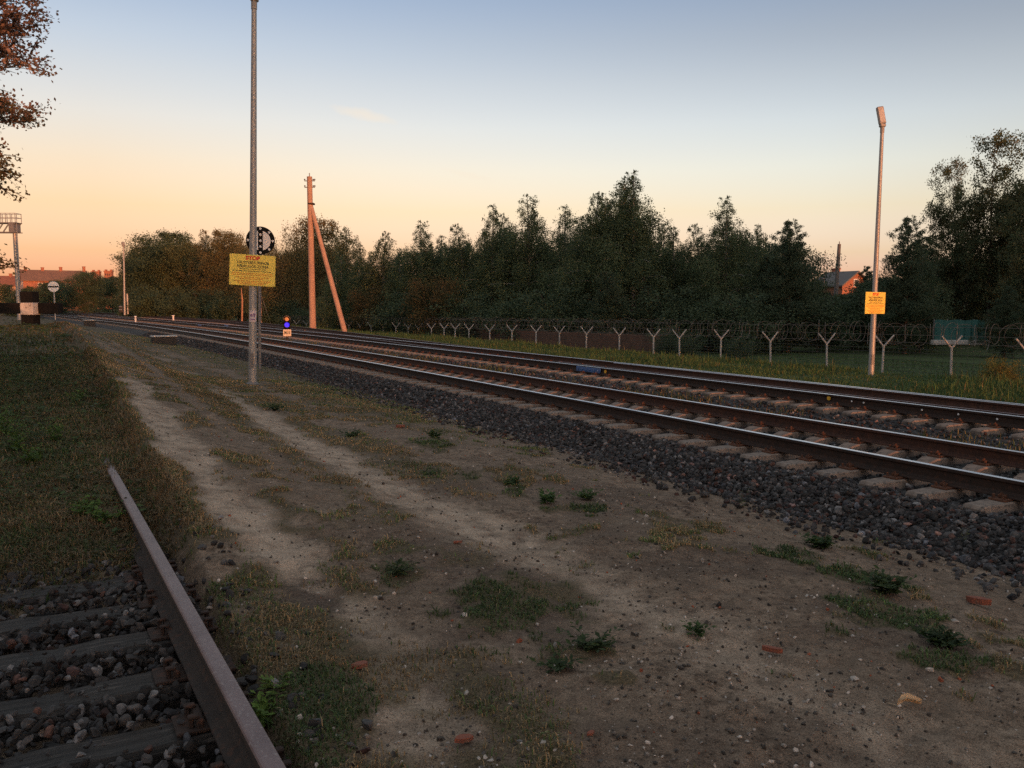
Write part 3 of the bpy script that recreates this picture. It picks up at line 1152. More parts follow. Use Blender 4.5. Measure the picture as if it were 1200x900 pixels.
# near pole (left)
LB = gp(296, 450, -.09)
lbz = float(H(*LB))
vx = math.atan2(LB[0], LB[1])
lean = R(1.95)
p = lamp_pole('street_lamp', 'grey galvanised lamp pole standing on the dirt verge, nearest, with sticker below its sign', (LB[0], LB[1], lbz), lean * math.cos(-vx), 0, 8.3, R(-20), 1)
mb = MB()
for k in range(9):
    a0 = -.9 + k * .2
    mb.add([(.0955 * math.sin(a0), -.0955 * math.cos(a0), z) for z in (1.42, 1.68)] + [(.0955 * math.sin(a0 + .2), -.0955 * math.cos(a0 + .2), z) for z in (1.42, 1.68)], [(0, 2, 3, 1)])
st = mb.build('sticker', M['sticker'], p)
st.rotation_euler.z = .3
mb = MB()
mb.tube([(-.03, -.098, 1.57), (-.03, -.094, 1.57)], .028, 12)
mb.box((.03, -.096, 1.575), (.022, .006, .09)); mb.box((.03, -.0965, 1.585), (.055, .005, .018)); mb.box((0, -.096, 1.475), (.1, .005, .022))
mk = mb.build('sticker_print', M['sticker_ink'], st)


def on_pole(base, lx, h):
    return Vector(base) + Vector((math.sin(lx) * h, 0, math.cos(lx) * h))


c = on_pole((LB[0], LB[1], lbz), lean * math.cos(vx), z_at(296, 317, LB[1]) - lbz)
c = c + Vector((.03, -.135, 0))
warning_sign('yellow sign with red STOP and black lettering on the near grey lamp pole', c, (0, R(3.0), R(18)))

RB = (27.5 * 424 / ray(1024, 355.5)[1], 27.5)
rbz = -.60
p = lamp_pole('street_lamp', 'sunlit orange-tinged lamp pole on the far grass verge in front of the fence', (RB[0], RB[1], rbz), R(.35), 0, 7.72, R(0), 1)
c = on_pole((RB[0], RB[1], rbz), R(.35), z_at(1028, 355, 27.5) - rbz) + Vector((-.02, -.12, 0))
warning_sign('sunlit orange-yellow warning sign on the lamp pole across the tracks', c, (0, R(.6), R(31)))

# ------------------------------------------------------------------ round black and white railway disc on thin post
DB = gp(304.5, 436, -.30)
D = DB[1]
t = thing('disc_signal', 'round black and white trackside disc with reflectors on thin grey post', 'railway signal', (DB[0], DB[1], float(H(*DB))), R(14))
t.rotation_euler.y = R(1.4)
dz = z_at(307, 282, D) - float(H(*DB))
mb = MB(); mb.tube([(0, 0, -.3), (0, 0, dz - .1)], .045, 12); mb.build('post', M['galv_dull'], t, smoothf=True)
rad = 16.2 * D / 1000
mb = MB()
mb.prism([(rad * math.cos(a), dz + rad * math.sin(a)) for a in np.linspace(0, 2 * PI, 41)[:-1]], .02, loc=(.03, -.075, 0))
dk = mb.build('disc', M['black'], t)
mb = MB()
for sg in (-1, 1):
    r2 = rad * .70
    a0 = math.asin(.24)
    pts = [(sg * r2 * math.sin(a), dz + r2 * math.cos(a)) for a in np.linspace(a0, PI - a0, 22)]
    if sg > 0: pts = pts
    mb.prism(pts, .006, loc=(.03, -.081, 0))
mb.build('half_moon', M['whiteclean'], dk)
for k in range(8):
    a = PI / 2 + k * PI / 4
    mb = MB(); mb.tube([(.03 + rad * .85 * math.cos(a), -.089, dz + rad * .85 * math.sin(a)), (.03 + rad * .85 * math.cos(a), -.072, dz + rad * .85 * math.sin(a))], .036, 12)
    mb.build('reflector', M['whiteclean'], dk)
for k in range(3):
    mb = MB(); mb.tube([(.03, -.089, dz + (k - 1) * rad * .42), (.03, -.072, dz + (k - 1) * rad * .42)], .036, 12)
    mb.build('reflector', M['whiteclean'], dk)
mb = MB()
mb.box((0, -.04, dz), (.05, .035, rad * 1.2), bev=.004)
mb.build('bracket', M['galv_dull'], t)

# ------------------------------------------------------------------ dwarf signal with lit blue lamp
sD = s_col(338, 11.2)
q = P(np.array(sD), np.array(11.2))
bz = float(bal_z(11.2)) + .02
D = q[1]
t = thing('dwarf_signal', 'low dwarf signal between the tracks with a lit blue lamp and number plate', 'railway signal', (q[0], q[1], bz), R(14))
pxm = D / 1000
zt = z_at(338, 370, D) - bz
zb = z_at(338, 386, D) - bz
mb = MB(); mb.tube([(0, .05, -.1), (0, .05, zb)], .06, 10); mb.box((0, .05, .02), (.3, .3, .08), bev=.01)
mb.build('post', M['chassis'], t)
W = 8.0 * pxm
mb = MB(); mb.box((0, .1, (zt + zb) / 2), (W, .22, zt - zb), bev=.05); mb.build('signal_head', M['black'], t)
up = z_at(338, 374.0, D) - bz; dn = z_at(338, 380.7, D) - bz
for zc, mm, nm in ((up, M['visor'], 'lens'), (dn, M['blue_lamp'], 'blue_lens')):
    mb = MB(); mb.tube([(0, -.02, zc), (0, .0, zc)], 2.9 * pxm if nm == 'blue_lens' else 2.3 * pxm, 20); mb.build(nm, mm if nm != 'lens' else mat('dull_orange_lens', (.55, .30, .16), None, 5, .4), t)
for zc in (up, dn):
    mb = MB()
    r = 3.7 * pxm
    for k in range(12):
        a0 = R(-15) + k * R(210) / 12; a1 = a0 + R(210) / 12
        mb.add([(r * math.cos(a0), -.02, zc + r * math.sin(a0)), (r * math.cos(a1), -.02, zc + r * math.sin(a1)), (r * math.cos(a1), -.24, zc + r * math.sin(a1)), (r * math.cos(a0), -.24, zc + r * math.sin(a0)),
                (r * 1.06 * math.cos(a0), -.02, zc + r * 1.06 * math.sin(a0)), (r * 1.06 * math.cos(a1), -.02, zc + r * 1.06 * math.sin(a1)), (r * 1.06 * math.cos(a1), -.24, zc + r * 1.06 * math.sin(a1)), (r * 1.06 * math.cos(a0), -.24, zc + r * 1.06 * math.sin(a0))],
               [(0, 1, 2, 3), (5, 4, 7, 6), (3, 2, 6, 7), (1, 0, 4, 5), (0, 3, 7, 4), (2, 1, 5, 6)])
    mb.build('visor', M['visor'] if zc == up else M['black'], t)
pz = z_at(338, 390.0, D) - bz
mb = MB(); mb.box((.0, -.06, pz), (9.0 * pxm, .02, 8 * pxm), bev=.008); pl = mb.build('number_plate', M['plate'], t)
put_text('M15', 5.2 * pxm, M['black_ink'], pl, 0, -.072, pz, .008, sx=.72)

# ------------------------------------------------------------------ utility pole with strut
sU = s_col(368, 19.8)
q = P(np.array(sU), np.array(19.8)); D = q[1]
uz = -.55
t = thing('utility_pole', 'orange-lit concrete utility pole braced by a leaning strut beyond the tracks', 'utility pole', (q[0], q[1], uz))
k1 = D / 1000
top = z_at(365, 207, D) - uz
mb = MB(); mb.tube([(0, 0, -.5), (0, 0, top)], [.13 * k1 * 25 if False else 3.9 * k1, 3.0 * k1], 4 * 4)
mb.build('pole', M['pole_wood'], t, smoothf=True)
fx = 43 * k1
mb = MB(); mb.tube([(.02, -.0, z_at(367, 238, D) - uz), (fx, -1.2, -.5)], [2.3 * k1, 3.1 * k1], 14)
mb.build('strut', M['pole_wood'], t, smoothf=True)
mb = MB(); mb.box((.1, 0, z_at(367, 239, D) - uz), (7 * k1, 7.2 * k1, 2.0 * k1), bev=.02); mb.build('strap', M['rust_dark'], t)
mb = MB(); mb.tube([(0, 0, top - .05), (.0, 0, top + 4 * k1)], .5 * k1, 8); mb.build('top_spike', M['galv_dull'], t)
for zpx in (212, 219.5):
    zz = z_at(365, zpx, D) - uz
    mb = MB(); mb.box((0, 0, zz), (12.0 * k1, 1.2 * k1, .9 * k1)); ar = mb.build('crossarm', M['galv_dull'], t)
    for xx in (-5.6, 4.2, 5.9):
        mb = MB(); mb.tube([(xx * k1, 0, zz), (xx * k1, 0, zz + .8 * k1), (xx * k1, 0, zz + 1.0 * k1), (xx * k1, 0, zz + 2.0 * k1), (xx * k1, 0, zz + 2.4 * k1)], [.3 * k1, .3 * k1, .95 * k1, .75 * k1, .35 * k1], 10)
        mb.build('insulator', M['dark_ins'], ar)

# second, thinner pole behind the disc with its stay
sU = s_col(308, 26.0); q = P(np.array(sU), np.array(26.0)); D = q[1]; k1 = D / 1000
bzz = float(H(*q))
t = thing('utility_pole', 'thin bare pole with stay wires standing among the brown trees behind the disc signal', 'utility pole', (q[0], q[1], bzz))
mb = MB(); mb.tube([(0, 0, -.4), (0, 0, z_at(308, 338, D) - bzz + .3)], [1.2 * k1, 1.0 * k1], 10); mb.build('pole', M['pole_wood'], t, smoothf=True)
mb = MB(); mb.tube([(0, 0, z_at(308, 343, D) - bzz), (14 * k1, 0, -.3)], .28 * k1, 6); mb.tube([(0, 0, z_at(308, 350, D) - bzz), (8 * k1, .3, -.3)], .22 * k1, 6); mb.build('stay_wire', M['galv_dull'], t)

# concrete pole by the house on the right
D = 88.0; x, y = col_at(977.5, D); k1 = D / 1000; bzz = -1.9
t = thing('utility_pole', 'leaning grey pole beside the brick house behind the right-hand fence', 'utility pole', (x, y, bzz))
mb = MB(); mb.tube([(-.2 * k1, 0, -.3), (3.6 * k1, 0, z_at(981, 286, D) - bzz)], [3.0 * k1, 1.9 * k1], 12); mb.build('pole', mat('weathered_grey_pole', (.16, .145, .14), (.12, .11, .105), 3, .9), t, smoothf=True)
mb = MB(); mb.tube([(3.6 * k1, 0, z_at(981, 286, D) - bzz), (3.7 * k1, 0, z_at(981, 283, D) - bzz)], .5 * k1, 8); mb.build('top_spike', M['galv_dull'], t)

# ------------------------------------------------------------------ far left lamp and small trackside gear
D = 112.0; x, y = col_at(145.7, D); k1 = D / 1000; bzz = z_at(146, 366.5, D)
t = thing('street_lamp', 'far slender lamp pole at the left bend of the rails', 'street lamp', (x, y, bzz))
mb = MB(); mb.tube([(0, 0, -.3), (2.0 * k1, 0, z_at(145, 289, D) - bzz)], [1.3 * k1, .8 * k1], 10); mb.build('pole', M['galv'], t, smoothf=True)
mb = MB(); mb.box((1.6 * k1, 0, z_at(145, 286, D) - bzz), (3.8 * k1, 2 * k1, 5.0 * k1), ry(R(-12)), bev=.06); mb.build('lamp_head', M['lamp_grey'], t)
mb = MB(); mb.tube([(2.0 * k1, 0, z_at(145, 289.5, D) - bzz), (2.0 * k1, 0, z_at(145, 287, D) - bzz)], 1.2 * k1, 8); mb.build('bracket', M['galv_dull'], t)
x, y = col_at(149.5, D + 4); k2 = (D + 4) / 1000
t = thing('marker_post', 'short pale post right beside the far left lamp pole', 'post', (x, y, bzz))
mb = MB(); mb.tube([(0, 0, -.2), (0, 0, z_at(149, 345, D + 4) - bzz)], .9 * k2, 8); mb.build('post', M['cable_lid'], t)
mb = MB(); mb.tube([(0, 0, z_at(149, 345, D + 4) - bzz), (0, 0, z_at(149, 344, D + 4) - bzz)], 1.15 * k2, 8); mb.build('cap', M['galv_dull'], t)
D2 = 108.; x, y = col_at(141.5, D2); k2 = D2 / 1000
t = thing('dwarf_signal', 'small far dwarf signal with pale visors left of the distant lamp pole', 'railway signal', (x, y, z_at(141, 366.5, D2)))
z0 = z_at(141, 366.5, D2)
mb = MB(); mb.box((0, 0, 4.2 * k2), (4.6 * k2, 2 * k2, 8.2 * k2), bev=.06); mb.build('signal_head', M['chassis'], t)
for zz in (2.6, 5.9):
    mb = MB(); mb.box((.2 * k2, -1.3 * k2, (zz + 1.0) * k2), (3.6 * k2, 1.6 * k2, .8 * k2), bev=.03); mb.build('visor', M['galv'], t)
for px, py in ((162, 373.5), (206, 372.5)):
    bbm = 11.2 if px < 200 else 16.0
    s_ = s_col(px, bbm); q = P(np.array(s_), np.array(bbm)); k2 = q[1] / 1000
    z0 = RAIL_Z - .25
    t = thing('marker_post', 'small white peg between the rails of the two main tracks' if px < 200 else 'small white peg beyond the far track near the left bushes', 'post', (q[0], q[1], z0))
    hh = z_at(px, py - 2.6, q[1]) - z0
    mb = MB(); mb.tube([(0, 0, -.1), (0, 0, hh)], 1.0 * k2, 8); mb.build('post', M['white'], t)
    mb = MB(); mb.box((0, 0, hh), (2.8 * k2, 1.5 * k2, 1.1 * k2), bev=.03); mb.build('cap', M['whiteclean'], t)

for (px, py, w, h, lab) in ((192, 402, 28, 8.5, 'black cable box with pale lid at the foot of the ballast'), (105, 381.5, 13, 6.5, 'smaller black cable box with white lid beyond, beside the buffer stop')):
    x, y = gp(px, py, -.16 if px > 150 else -.25)
    k2 = y / 1000; z0 = (-.16 if px > 150 else -.25)
    t = thing('cable_box', lab, 'cable box', (x, y, z0), R(30))
    mb = MB(); mb.box((0, 0, h * k2 / 2 - .15), (w * k2 * .95, .55, h * k2 + .3 - .07), bev=.02); mb.build('casing', M['chassis'], t)
    mb = MB(); mb.box((0, 0, h * k2 - .02), (w * k2 * 1.02, .62, .06), bev=.012); mb.build('lid', M['cable_lid'], t)

# ------------------------------------------------------------------ buffer stop
D = 35.0; x, y = col_at(35, D); k1 = D / 1000
z0 = z_at(35, 378.5, D)
z0g = min(z0, float(H(x, y)))
t = thing('buffer_stop', 'black and white buffer stop at the end of the overgrown siding', 'buffer stop', (x, y, z0), R(-4))
mb = MB(); mb.box((-28 * k1, .32, z_at(0, 361.3, D) - z0), (118 * k1, .42, 12.6 * k1), bev=.02); mb.build('beam', M['black'], t)
for xx in (0, -56 * k1):
    mb = MB()
    mb.box((xx, 0, -.3 + 9.6 * k1 / 2), (14.4 * k1, .5, 9.6 * k1 + .6), bev=.015)
    po = mb.build('post', M['black'], t)
    mb = MB(); mb.box((xx, -.005, (9.6 + 7) * k1 + .0), (15 * k1, .5, 14 * k1), bev=.015); mb.build('white_band', M['shaded_white'], po)
    mb = MB(); mb.box((xx, 0, (9.6 + 14 + 6.5) * k1), (14.6 * k1, .5, 13 * k1), bev=.02); mb.build('cap', M['black'], po)

# ------------------------------------------------------------------ signal gantry far left
D = 80.0; x, y = col_at(22.0, D); k1 = D / 1000
zA = z_at(22, 362, D)
t = thing('signal_gantry', 'grey cantilever signal gantry with railed walkway and ladder behind the buffer stop', 'signal gantry', (x, y, zA))
Z = lambda py: z_at(22, py, D) - zA
mb = MB(); mb.tube([(0, 0, -1), (-.3 * k1, 0, Z(272))], [2.3 * k1, 2.1 * k1], 12); mb.tube([(0, 0, Z(347)), (0, 0, Z(344.5))], 3.0 * k1, 12); mb.build('mast', M['galv'], t, smoothf=True)
mb = MB()
for py in (261.5, 272.5):
    for yy in (-.5, .5):
        mb.box((-26 * k1, yy, Z(py)), (62 * k1, .09, 1.0 * k1))
for i in range(9):
    xx = (4 - 7 * i) * k1
    for yy in (-.5, .5):
        mb.tube([(xx, yy, Z(262)), (xx - (7 * k1), yy, Z(272))], .03, 5)
mb.box((0, 0, Z(267)), (6 * k1, 1.1, 10.5 * k1))
mb.build('truss', M['galv_dull'], t)
mb = MB()
for yy in (-.5, .5):
    for py in (250.5, 255.5):
        mb.box((-26 * k1, yy, Z(py)), (62 * k1, .035, .05))
    for i in range(11):
        mb.box(((4.6 - 5.5 * i) * k1, yy, Z(256)), (.045, .045, 11.5 * k1))
for py in (250.5, 255.5):
    mb.box((4.7 * k1, 0, Z(py)), (.035, 1.0, .05))
mb.build('railing', M['galv'], t)
mb = MB(); mb.box((-26 * k1, 0, Z(261.3)), (62 * k1, 1.0, .05)); mb.build('walkway', M['galv_dull'], t)
mb = MB()
for xx in (2.6 * k1, 4.4 * k1):
    mb.box((xx, -.25, (Z(352) + Z(262)) / 2), (.04, .04, Z(262) - Z(352)))
for i in range(30):
    zz = Z(352) + (Z(262) - Z(352)) * i / 29
    mb.box((3.5 * k1, -.25, zz), (2.2 * k1, .035, .035))
mb.build('ladder', M['galv'], t)

# ------------------------------------------------------------------ round white sign with black bar
D = 62.0; x, y = col_at(64, D); k1 = D / 1000
z0 = z_at(64, 362, D)
t = thing('round_sign', 'small round white sign with a black bar behind the buffer stop', 'sign', (x, y, z0), R(8))
zc = z_at(64, 336, D) - z0
mb = MB(); mb.tube([(0, 0, -.8), (0, 0, zc)], .05, 8); mb.build('post', M['galv'], t)
mb = MB(); mb.prism([(6.1 * k1 * math.cos(a), zc + 6.1 * k1 * math.sin(a)) for a in np.linspace(0, 2 * PI, 33)[:-1]], .03, loc=(0, -.085, 0)); di = mb.build('disc', M['whiteclean'], t)
mb = MB(); mb.box((0, -.09, zc), (12.0 * k1 * .96, .012, 1.7 * k1)); mb.build('black_bar', M['black'], di)

# ------------------------------------------------------------------ security fence
def ztip(s): return .60 - .010 * (np.asarray(s, float) - 19)


FB = 28.0
t = thing('security_fence', 'long grey chain link fence with Y-shaped posts and coiled razor wire', 'fence', (0, 0, 0))
fs_px = [1113, 1034, 967, 901, 844, 795, 765, 725, 687, 655, 628, 600, 574, 550, 534, 521, 506, 491, 479, 465, 450, 436, 423, 410, 398, 385]
FS = [13.5, 16.4] + [s_col(px, FB) for px in fs_px]
while FS[-1] < 118: FS.append(FS[-1] + 3.1)
FS = [10.5, 7.5] + FS


def post_mesh():
    mb = MB()
    mb.tube([(0, 0, -2.6), (0, 0, -.42)], .042, 8)
    for sg in (-1, 1):
        mb.tube([(0, 0, -.45), (sg * .35, 0, 0)], [.036, .03], 6)
    return mb.mesh('fence_post', M['fencepost'])


PM = post_mesh()
for s in FS:
    o = link('fence_post', PM, t)
    q = P(np.array(s), np.array(FB)); o.location = (q[0], q[1], float(ztip(s)))
    # the arms spread across the sight line, as the photograph shows them
    o.rotation_euler = (R(random.uniform(-1.6, 1.6)), R(random.uniform(-1.8, 1.8)), R(28.4 - 32 + random.uniform(-8, 8)))
    o.location.z += random.uniform(-.03, .03)
mb = MB()
for z in np.arange(-2.2, -.40, .14):
    ss = np.arange(5, 120, 3.0)
    mb.tube([(*P(np.array(s), np.array(FB + .05)), float(ztip(s)) + z) for s in ss], .006 if z < -.5 else .012, 4, caps=False)
for s in np.concatenate([np.arange(5, 60, .22), np.arange(60, 118, .4)]):
    q = P(np.array(s), np.array(FB + .05)); zt_ = float(ztip(s))
    mb.tube([(q[0], q[1], zt_ - 2.2), (q[0], q[1], zt_ - .44)], .005, 3, caps=False)
mb.build('wire_mesh', M['mesh'], t)
mb = MB()
g = random.Random(4)
ss_ = 5.0
while ss_ < 117:
    q = P(np.array(ss_), np.array(FB + g.uniform(-.12, .12)))
    rr = g.uniform(.36, .48)
    _, d_, n_ = frame(np.array(ss_))
    ya = g.uniform(-.75, .75)
    hx = np.array([n_[0] * math.cos(ya) + d_[0] * math.sin(ya), n_[1] * math.cos(ya) + d_[1] * math.sin(ya)])
    cz = float(ztip(ss_)) + g.uniform(-.02, .12)
    mb.tube([(q[0] + hx[0] * rr * math.cos(a), q[1] + hx[1] * rr * math.cos(a), cz + rr * .92 * math.sin(a)) for a in np.linspace(0, 2 * PI, 19)], .0062, 4, caps=False)
    ss_ += g.uniform(.18, .42)
for z_ in (-.28, .0, .3):
    mb.tube([(*P(np.array(s_), np.array(FB)), float(ztip(s_)) + z_) for s_ in np.arange(5, 118, 3.0)], .006, 4, caps=False)
mb.build('razor_wire', M['wire'], t)

# low brown wall beyond the fence
def strip_wall(s0, s1, bb, zt, zb, th):
    mb = MB()
    ss = np.arange(s0, s1, 1.0)
    A = P(ss, np.full(len(ss), bb)); B = P(ss, np.full(len(ss), bb + th))
    vs = []
    for i, s in enumerate(ss):
        t_ = float(zt(s))
        vs += [(A[i][0], A[i][1], zb), (A[i][0], A[i][1], t_), (B[i][0], B[i][1], t_), (B[i][0], B[i][1], zb)]
    fs = []
    for i in range(len(ss) - 1):
        for k in range(4):
            j = (k + 1) % 4
            fs.append((i * 4 + k, i * 4 + j, (i + 1) * 4 + j, (i + 1) * 4 + k))
    fs += [(3, 2, 1, 0), tuple(len(vs) - 4 + k for k in range(4))]
    mb.add(vs, fs)
    return mb


t = thing('low_wall', 'low reddish brown wall behind the middle of the fence', 'wall')
strip_wall(s_col(782, 31.5), s_col(505, 31.5), 31.5, lambda s: ztip(s) - .52, -3.2, .25).build('wall', M['lowwall'], t)

# ------------------------------------------------------------------ grass blades
def leaf_quads(c, L, W, d, nrm):
    """diamond leaves: centre, length, width, direction, normal -> verts (n,4,3)"""
    w = np.cross(d, nrm); w /= np.maximum(np.linalg.norm(w, axis=1, keepdims=True), 1e-6)
    L = L[:, None]; W = W[:, None]
    up = np.cross(w, d)
    return np.stack([c - d * L / 2, c + w * W / 2 + d * L * .05, c + d * L / 2 - up * L * .08, c - w * W / 2 + d * L * .05], 1)


def blades(name, x, y, z, hgt, wid, cols, g, lean=.5, mats=None):
    n = len(x)
    a = g.uniform(0, 2 * PI, n); l = g.uniform(.1, 1, n) * lean * hgt
    b = a + g.normal(0, .6, n)
    wx, wy = np.cos(b + PI / 2) * wid / 2, np.sin(b + PI / 2) * wid / 2
    dx, dy = np.cos(a) * l, np.sin(a) * l
    v = np.empty((n, 5, 3), np.float32)
    v[:, 0] = np.stack([x - wx, y - wy, z - .01], -1); v[:, 1] = np.stack([x + wx, y + wy, z - .01], -1)
    mx, my, mz = x + dx * .35, y + dy * .35, z + hgt * .6
    v[:, 2] = np.stack([mx + wx * .8, my + wy * .8, mz], -1); v[:, 3] = np.stack([mx - wx * .8, my - wy * .8, mz], -1)
    v[:, 4] = np.stack([x + dx, y + dy, z + hgt * np.clip(1 - .35 * l / np.maximum(hgt, 1e-4), .3, 1)], -1)
    base = np.arange(n)[:, None] * 5
    q = (base + np.array([0, 1, 2, 3])).astype(np.int32); t3 = (base + np.array([3, 2, 4])).astype(np.int32)
    me = mesh_np(name, v.reshape(-1, 3), [q, t3], [mats or M['blade']], np.repeat(cols, 5, 0))
    return link(name, me)


def grass_cols(n, g, green, straw, p_straw, var=.35):
    c = np.where((g.random(n) < p_straw)[:, None], np.array(straw), np.array(green))
    return c * g.uniform(1 - var, 1 + var, n)[:, None] * g.uniform(.9, 1.1, (n, 3))


GREEN = (.066, .108, .036); OLIVE = (.100, .096, .044); STRAW = (.20, .148, .082); DARKG = (.044, .070, .026)


def build_grass():
    g = np.random.default_rng(21)
    def ground_scatter(n, r0, r1, pw, amax=36):
        r = r0 + (r1 - r0) * g.random(n) ** pw
        a = g.uniform(R(-amax), R(amax), n)
        return r * np.sin(a), r * np.cos(a)
    # --- left side ground: short turf, near and middle distance
    xs = []; ys = []
    for (n, r0, r1, pw) in ((330000, 2.4, 9, .8), (760000, 6, 22, .9), (260000, 18, 60, .9)):
        x, y = ground_scatter(n, r0, r1, pw); xs.append(x); ys.append(y)
    x = np.concatenate(xs); y = np.concatenate(ys)
    s, bb = to_sb(x, y)
    gm = grass_mask(x, y)
    tuft = smooth(.40, .62, fbm(x + 3, y + 8, 3.2))
    bank = (1 - smooth(.4, 1.2, bb)) * smooth(4.5, 6.5, s)
    pr = np.clip(gm * (1 - (1 - tuft) * (.7 - .4 * bank)), 0, 1) ** 1.2
    pr = np.clip((pr - .10) / .9, 0, 1)
    k = (g.random(len(x)) < pr) & (bb < 6.6)
    x, y, s, bb, bank, gm = x[k], y[k], s[k], bb[k], bank[k], gm[k]
    n = len(x); r = np.hypot(x, y)
    big = fbm(x, y, .35)
    hgt = g.uniform(.012, .045, n) * (1 + .012 * r) + bank * g.uniform(.0, .06, n) * (.4 + big) + np.where(g.random(n) < .02, .05, 0)
    hgt = np.where(bank < .3, hgt * .8, hgt)
    wid = .0032 + .0008 * r * (.6 + .8 * g.random(n))
    # straw share: dry by the path, greener on the bank and at the toe
    ps = np.clip(.70 - .55 * smooth(8, 20, s) * (1 - smooth(-.5, 1.0, bb)) - .35 * smooth(4.2, 5.4, bb) + (big - .5) * .9 + (fbm(x - 20, y, 1.7) - .5) * 1.4, .05, .9)
    isp = np.zeros(n, bool)
    for (px, py, a, b_, w) in PATCH:
        if w >= .8: isp |= np.hypot((x - px) / a, (y - py) / b_) < 1.25
    ps = ps * (1 - .6 * bank * smooth(6.5, 10, s) * (1 - smooth(-.3, .8, bb)))
    ps[isp] = .12
    col = np.where((g.random(n) < ps)[:, None], np.array(STRAW), np.where((g.random(n) < .5)[:, None], np.array(GREEN), np.array(OLIVE)))
    col[isp & (g.random(n) < .8)] = DARKG
    patch = fbm(x + 40, y, .8)
    col = col * (g.uniform(.55, 1.25, n) * (.55 + .9 * patch) * np.where(bank > .5, .85, 1.45))[:, None]
    z = H(x, y) + gm * (fbm(x, y, 2.5) - .3) * .05 - path_mask(x, y) * .025
    o = blades('grass', x, y, z, hgt, wid, col, g, 1.5)
    tag(o, 'short dry turf and green patches on the dirt left of the tracks', 'grass', kind='stuff')
    # --- broad-leaved weeds of the bank: many small clumps, grown together
    m = 6500
    xx, yy = ground_scatter(m, 6.5, 40, .85)
    s_, b_ = to_sb(xx, yy)
    k = (b_ < .6) & (s_ > 6) & (g.random(m) < smooth(.40, .62, fbm(xx + 12, yy, .6)) * .9)
    xx, yy = xx[k], yy[k]; m = len(xx)
    per = 14
    hh = g.uniform(.07, .24, m) * (.5 + 1.2 * (g.random(m) < .28))
    ci = np.repeat(np.arange(m), per)
    t_ = g.random(m * per)
    px_ = xx[ci] + g.normal(0, .06, m * per) * (1 + t_); py_ = yy[ci] + g.normal(0, .06, m * per) * (1 + t_)
    pz_ = H(xx, yy)[ci] + .02 + hh[ci] * t_
    aa = g.uniform(0, 2 * PI, m * per)
    dd = np.stack([np.cos(aa), np.sin(aa), g.uniform(-.2, .6, m * per)], -1); dd /= np.linalg.norm(dd, axis=1, keepdims=True)
    nn_ = np.tile([0, 0, 1.], (m * per, 1)) + g.normal(0, .35, (m * per, 3))
    Ls_ = g.uniform(.04, .09, m * per) * (1 + .02 * np.hypot(xx, yy)[ci])
    vv = leaf_quads(np.stack([px_, py_, pz_], -1), Ls_, Ls_ * .42, dd, nn_).reshape(-1, 3)
    qq = np.arange(len(vv)).reshape(-1, 4).astype(np.int32)
    base_c = np.where((g.random(m) < .3)[:, None], np.array([.09, .08, .04]), np.array([.06, .10, .036]))[ci] * g.uniform(.45, 1.15, m * per)[:, None]
    o = link('bank_weeds', mesh_np('bank_weeds', vv, qq, [M['leaf']], np.repeat(base_c, 4, 0)))
    tag(o, 'low broad-leaved weeds grown through the grassy bank at the left', 'weeds', kind='stuff')
    # --- verge beyond the far track
    n = 120000
    s = 6 + 84 * g.random(n) ** 1.3; bb = g.uniform(17.9, 26.3, n)
    s = np.append(s, 8 + 70 * g.random(50000) ** 1.2); bb = np.append(bb, g.uniform(26, 44, 50000)); n += 50000
    bb = np.where((s > 20) & (bb < 26.4), bb + div(s), bb)
    q = P(s, bb); x, y = q[:, 0], q[:, 1]
    D_ = np.hypot(x, y)
    lawn = bb > 27.5 + div(s)
    clump = smooth(.35, .7, fbm(x, y, .5))
    hgt = np.where(lawn, g.uniform(.05, .12, n), g.uniform(.06, .20, n) * (.5 + .9 * clump))
    tall = (~lawn) & (g.random(n) < .06)
    hgt[tall] *= 1.9
    wid = .010 + .00042 * D_
    col = grass_cols(n, g, (.062, .108, .036), (.14, .12, .05), .08)
    col[lawn] = grass_cols(int(lawn.sum()), g, (.055, .095, .032), (.09, .09, .03), .1)
    o = blades('tall_grass', x, y, H(x, y), hgt, wid, col, g, .5)
    tag(o, 'tall green verge grass and lawn between the far track and the trees', 'grass', kind='stuff')
    # --- grass growing in the ballast between the tracks
    n = 16000
    s = 4 + 55 * g.random(n) ** 1.2; bb = g.normal(11.2, .45, n)
    q = P(s, bb); x, y = q[:, 0], q[:, 1]
    k = g.random(n) < smooth(.42, .62, fbm(x, y, .9)) * .9
    x, y, bb, n = x[k], y[k], bb[k], int(k.sum())
    D_ = np.hypot(x, y)
    o = blades('track_weeds', x, y, bal_z(bb), g.uniform(.05, .16, n), .006 + .0005 * D_, grass_cols(n, g, (.06, .085, .03), (.16, .13, .06), .35), g, .8)
    tag(o, 'sparse green grass growing in the stones between the two tracks', 'grass', kind='stuff')


build_grass()


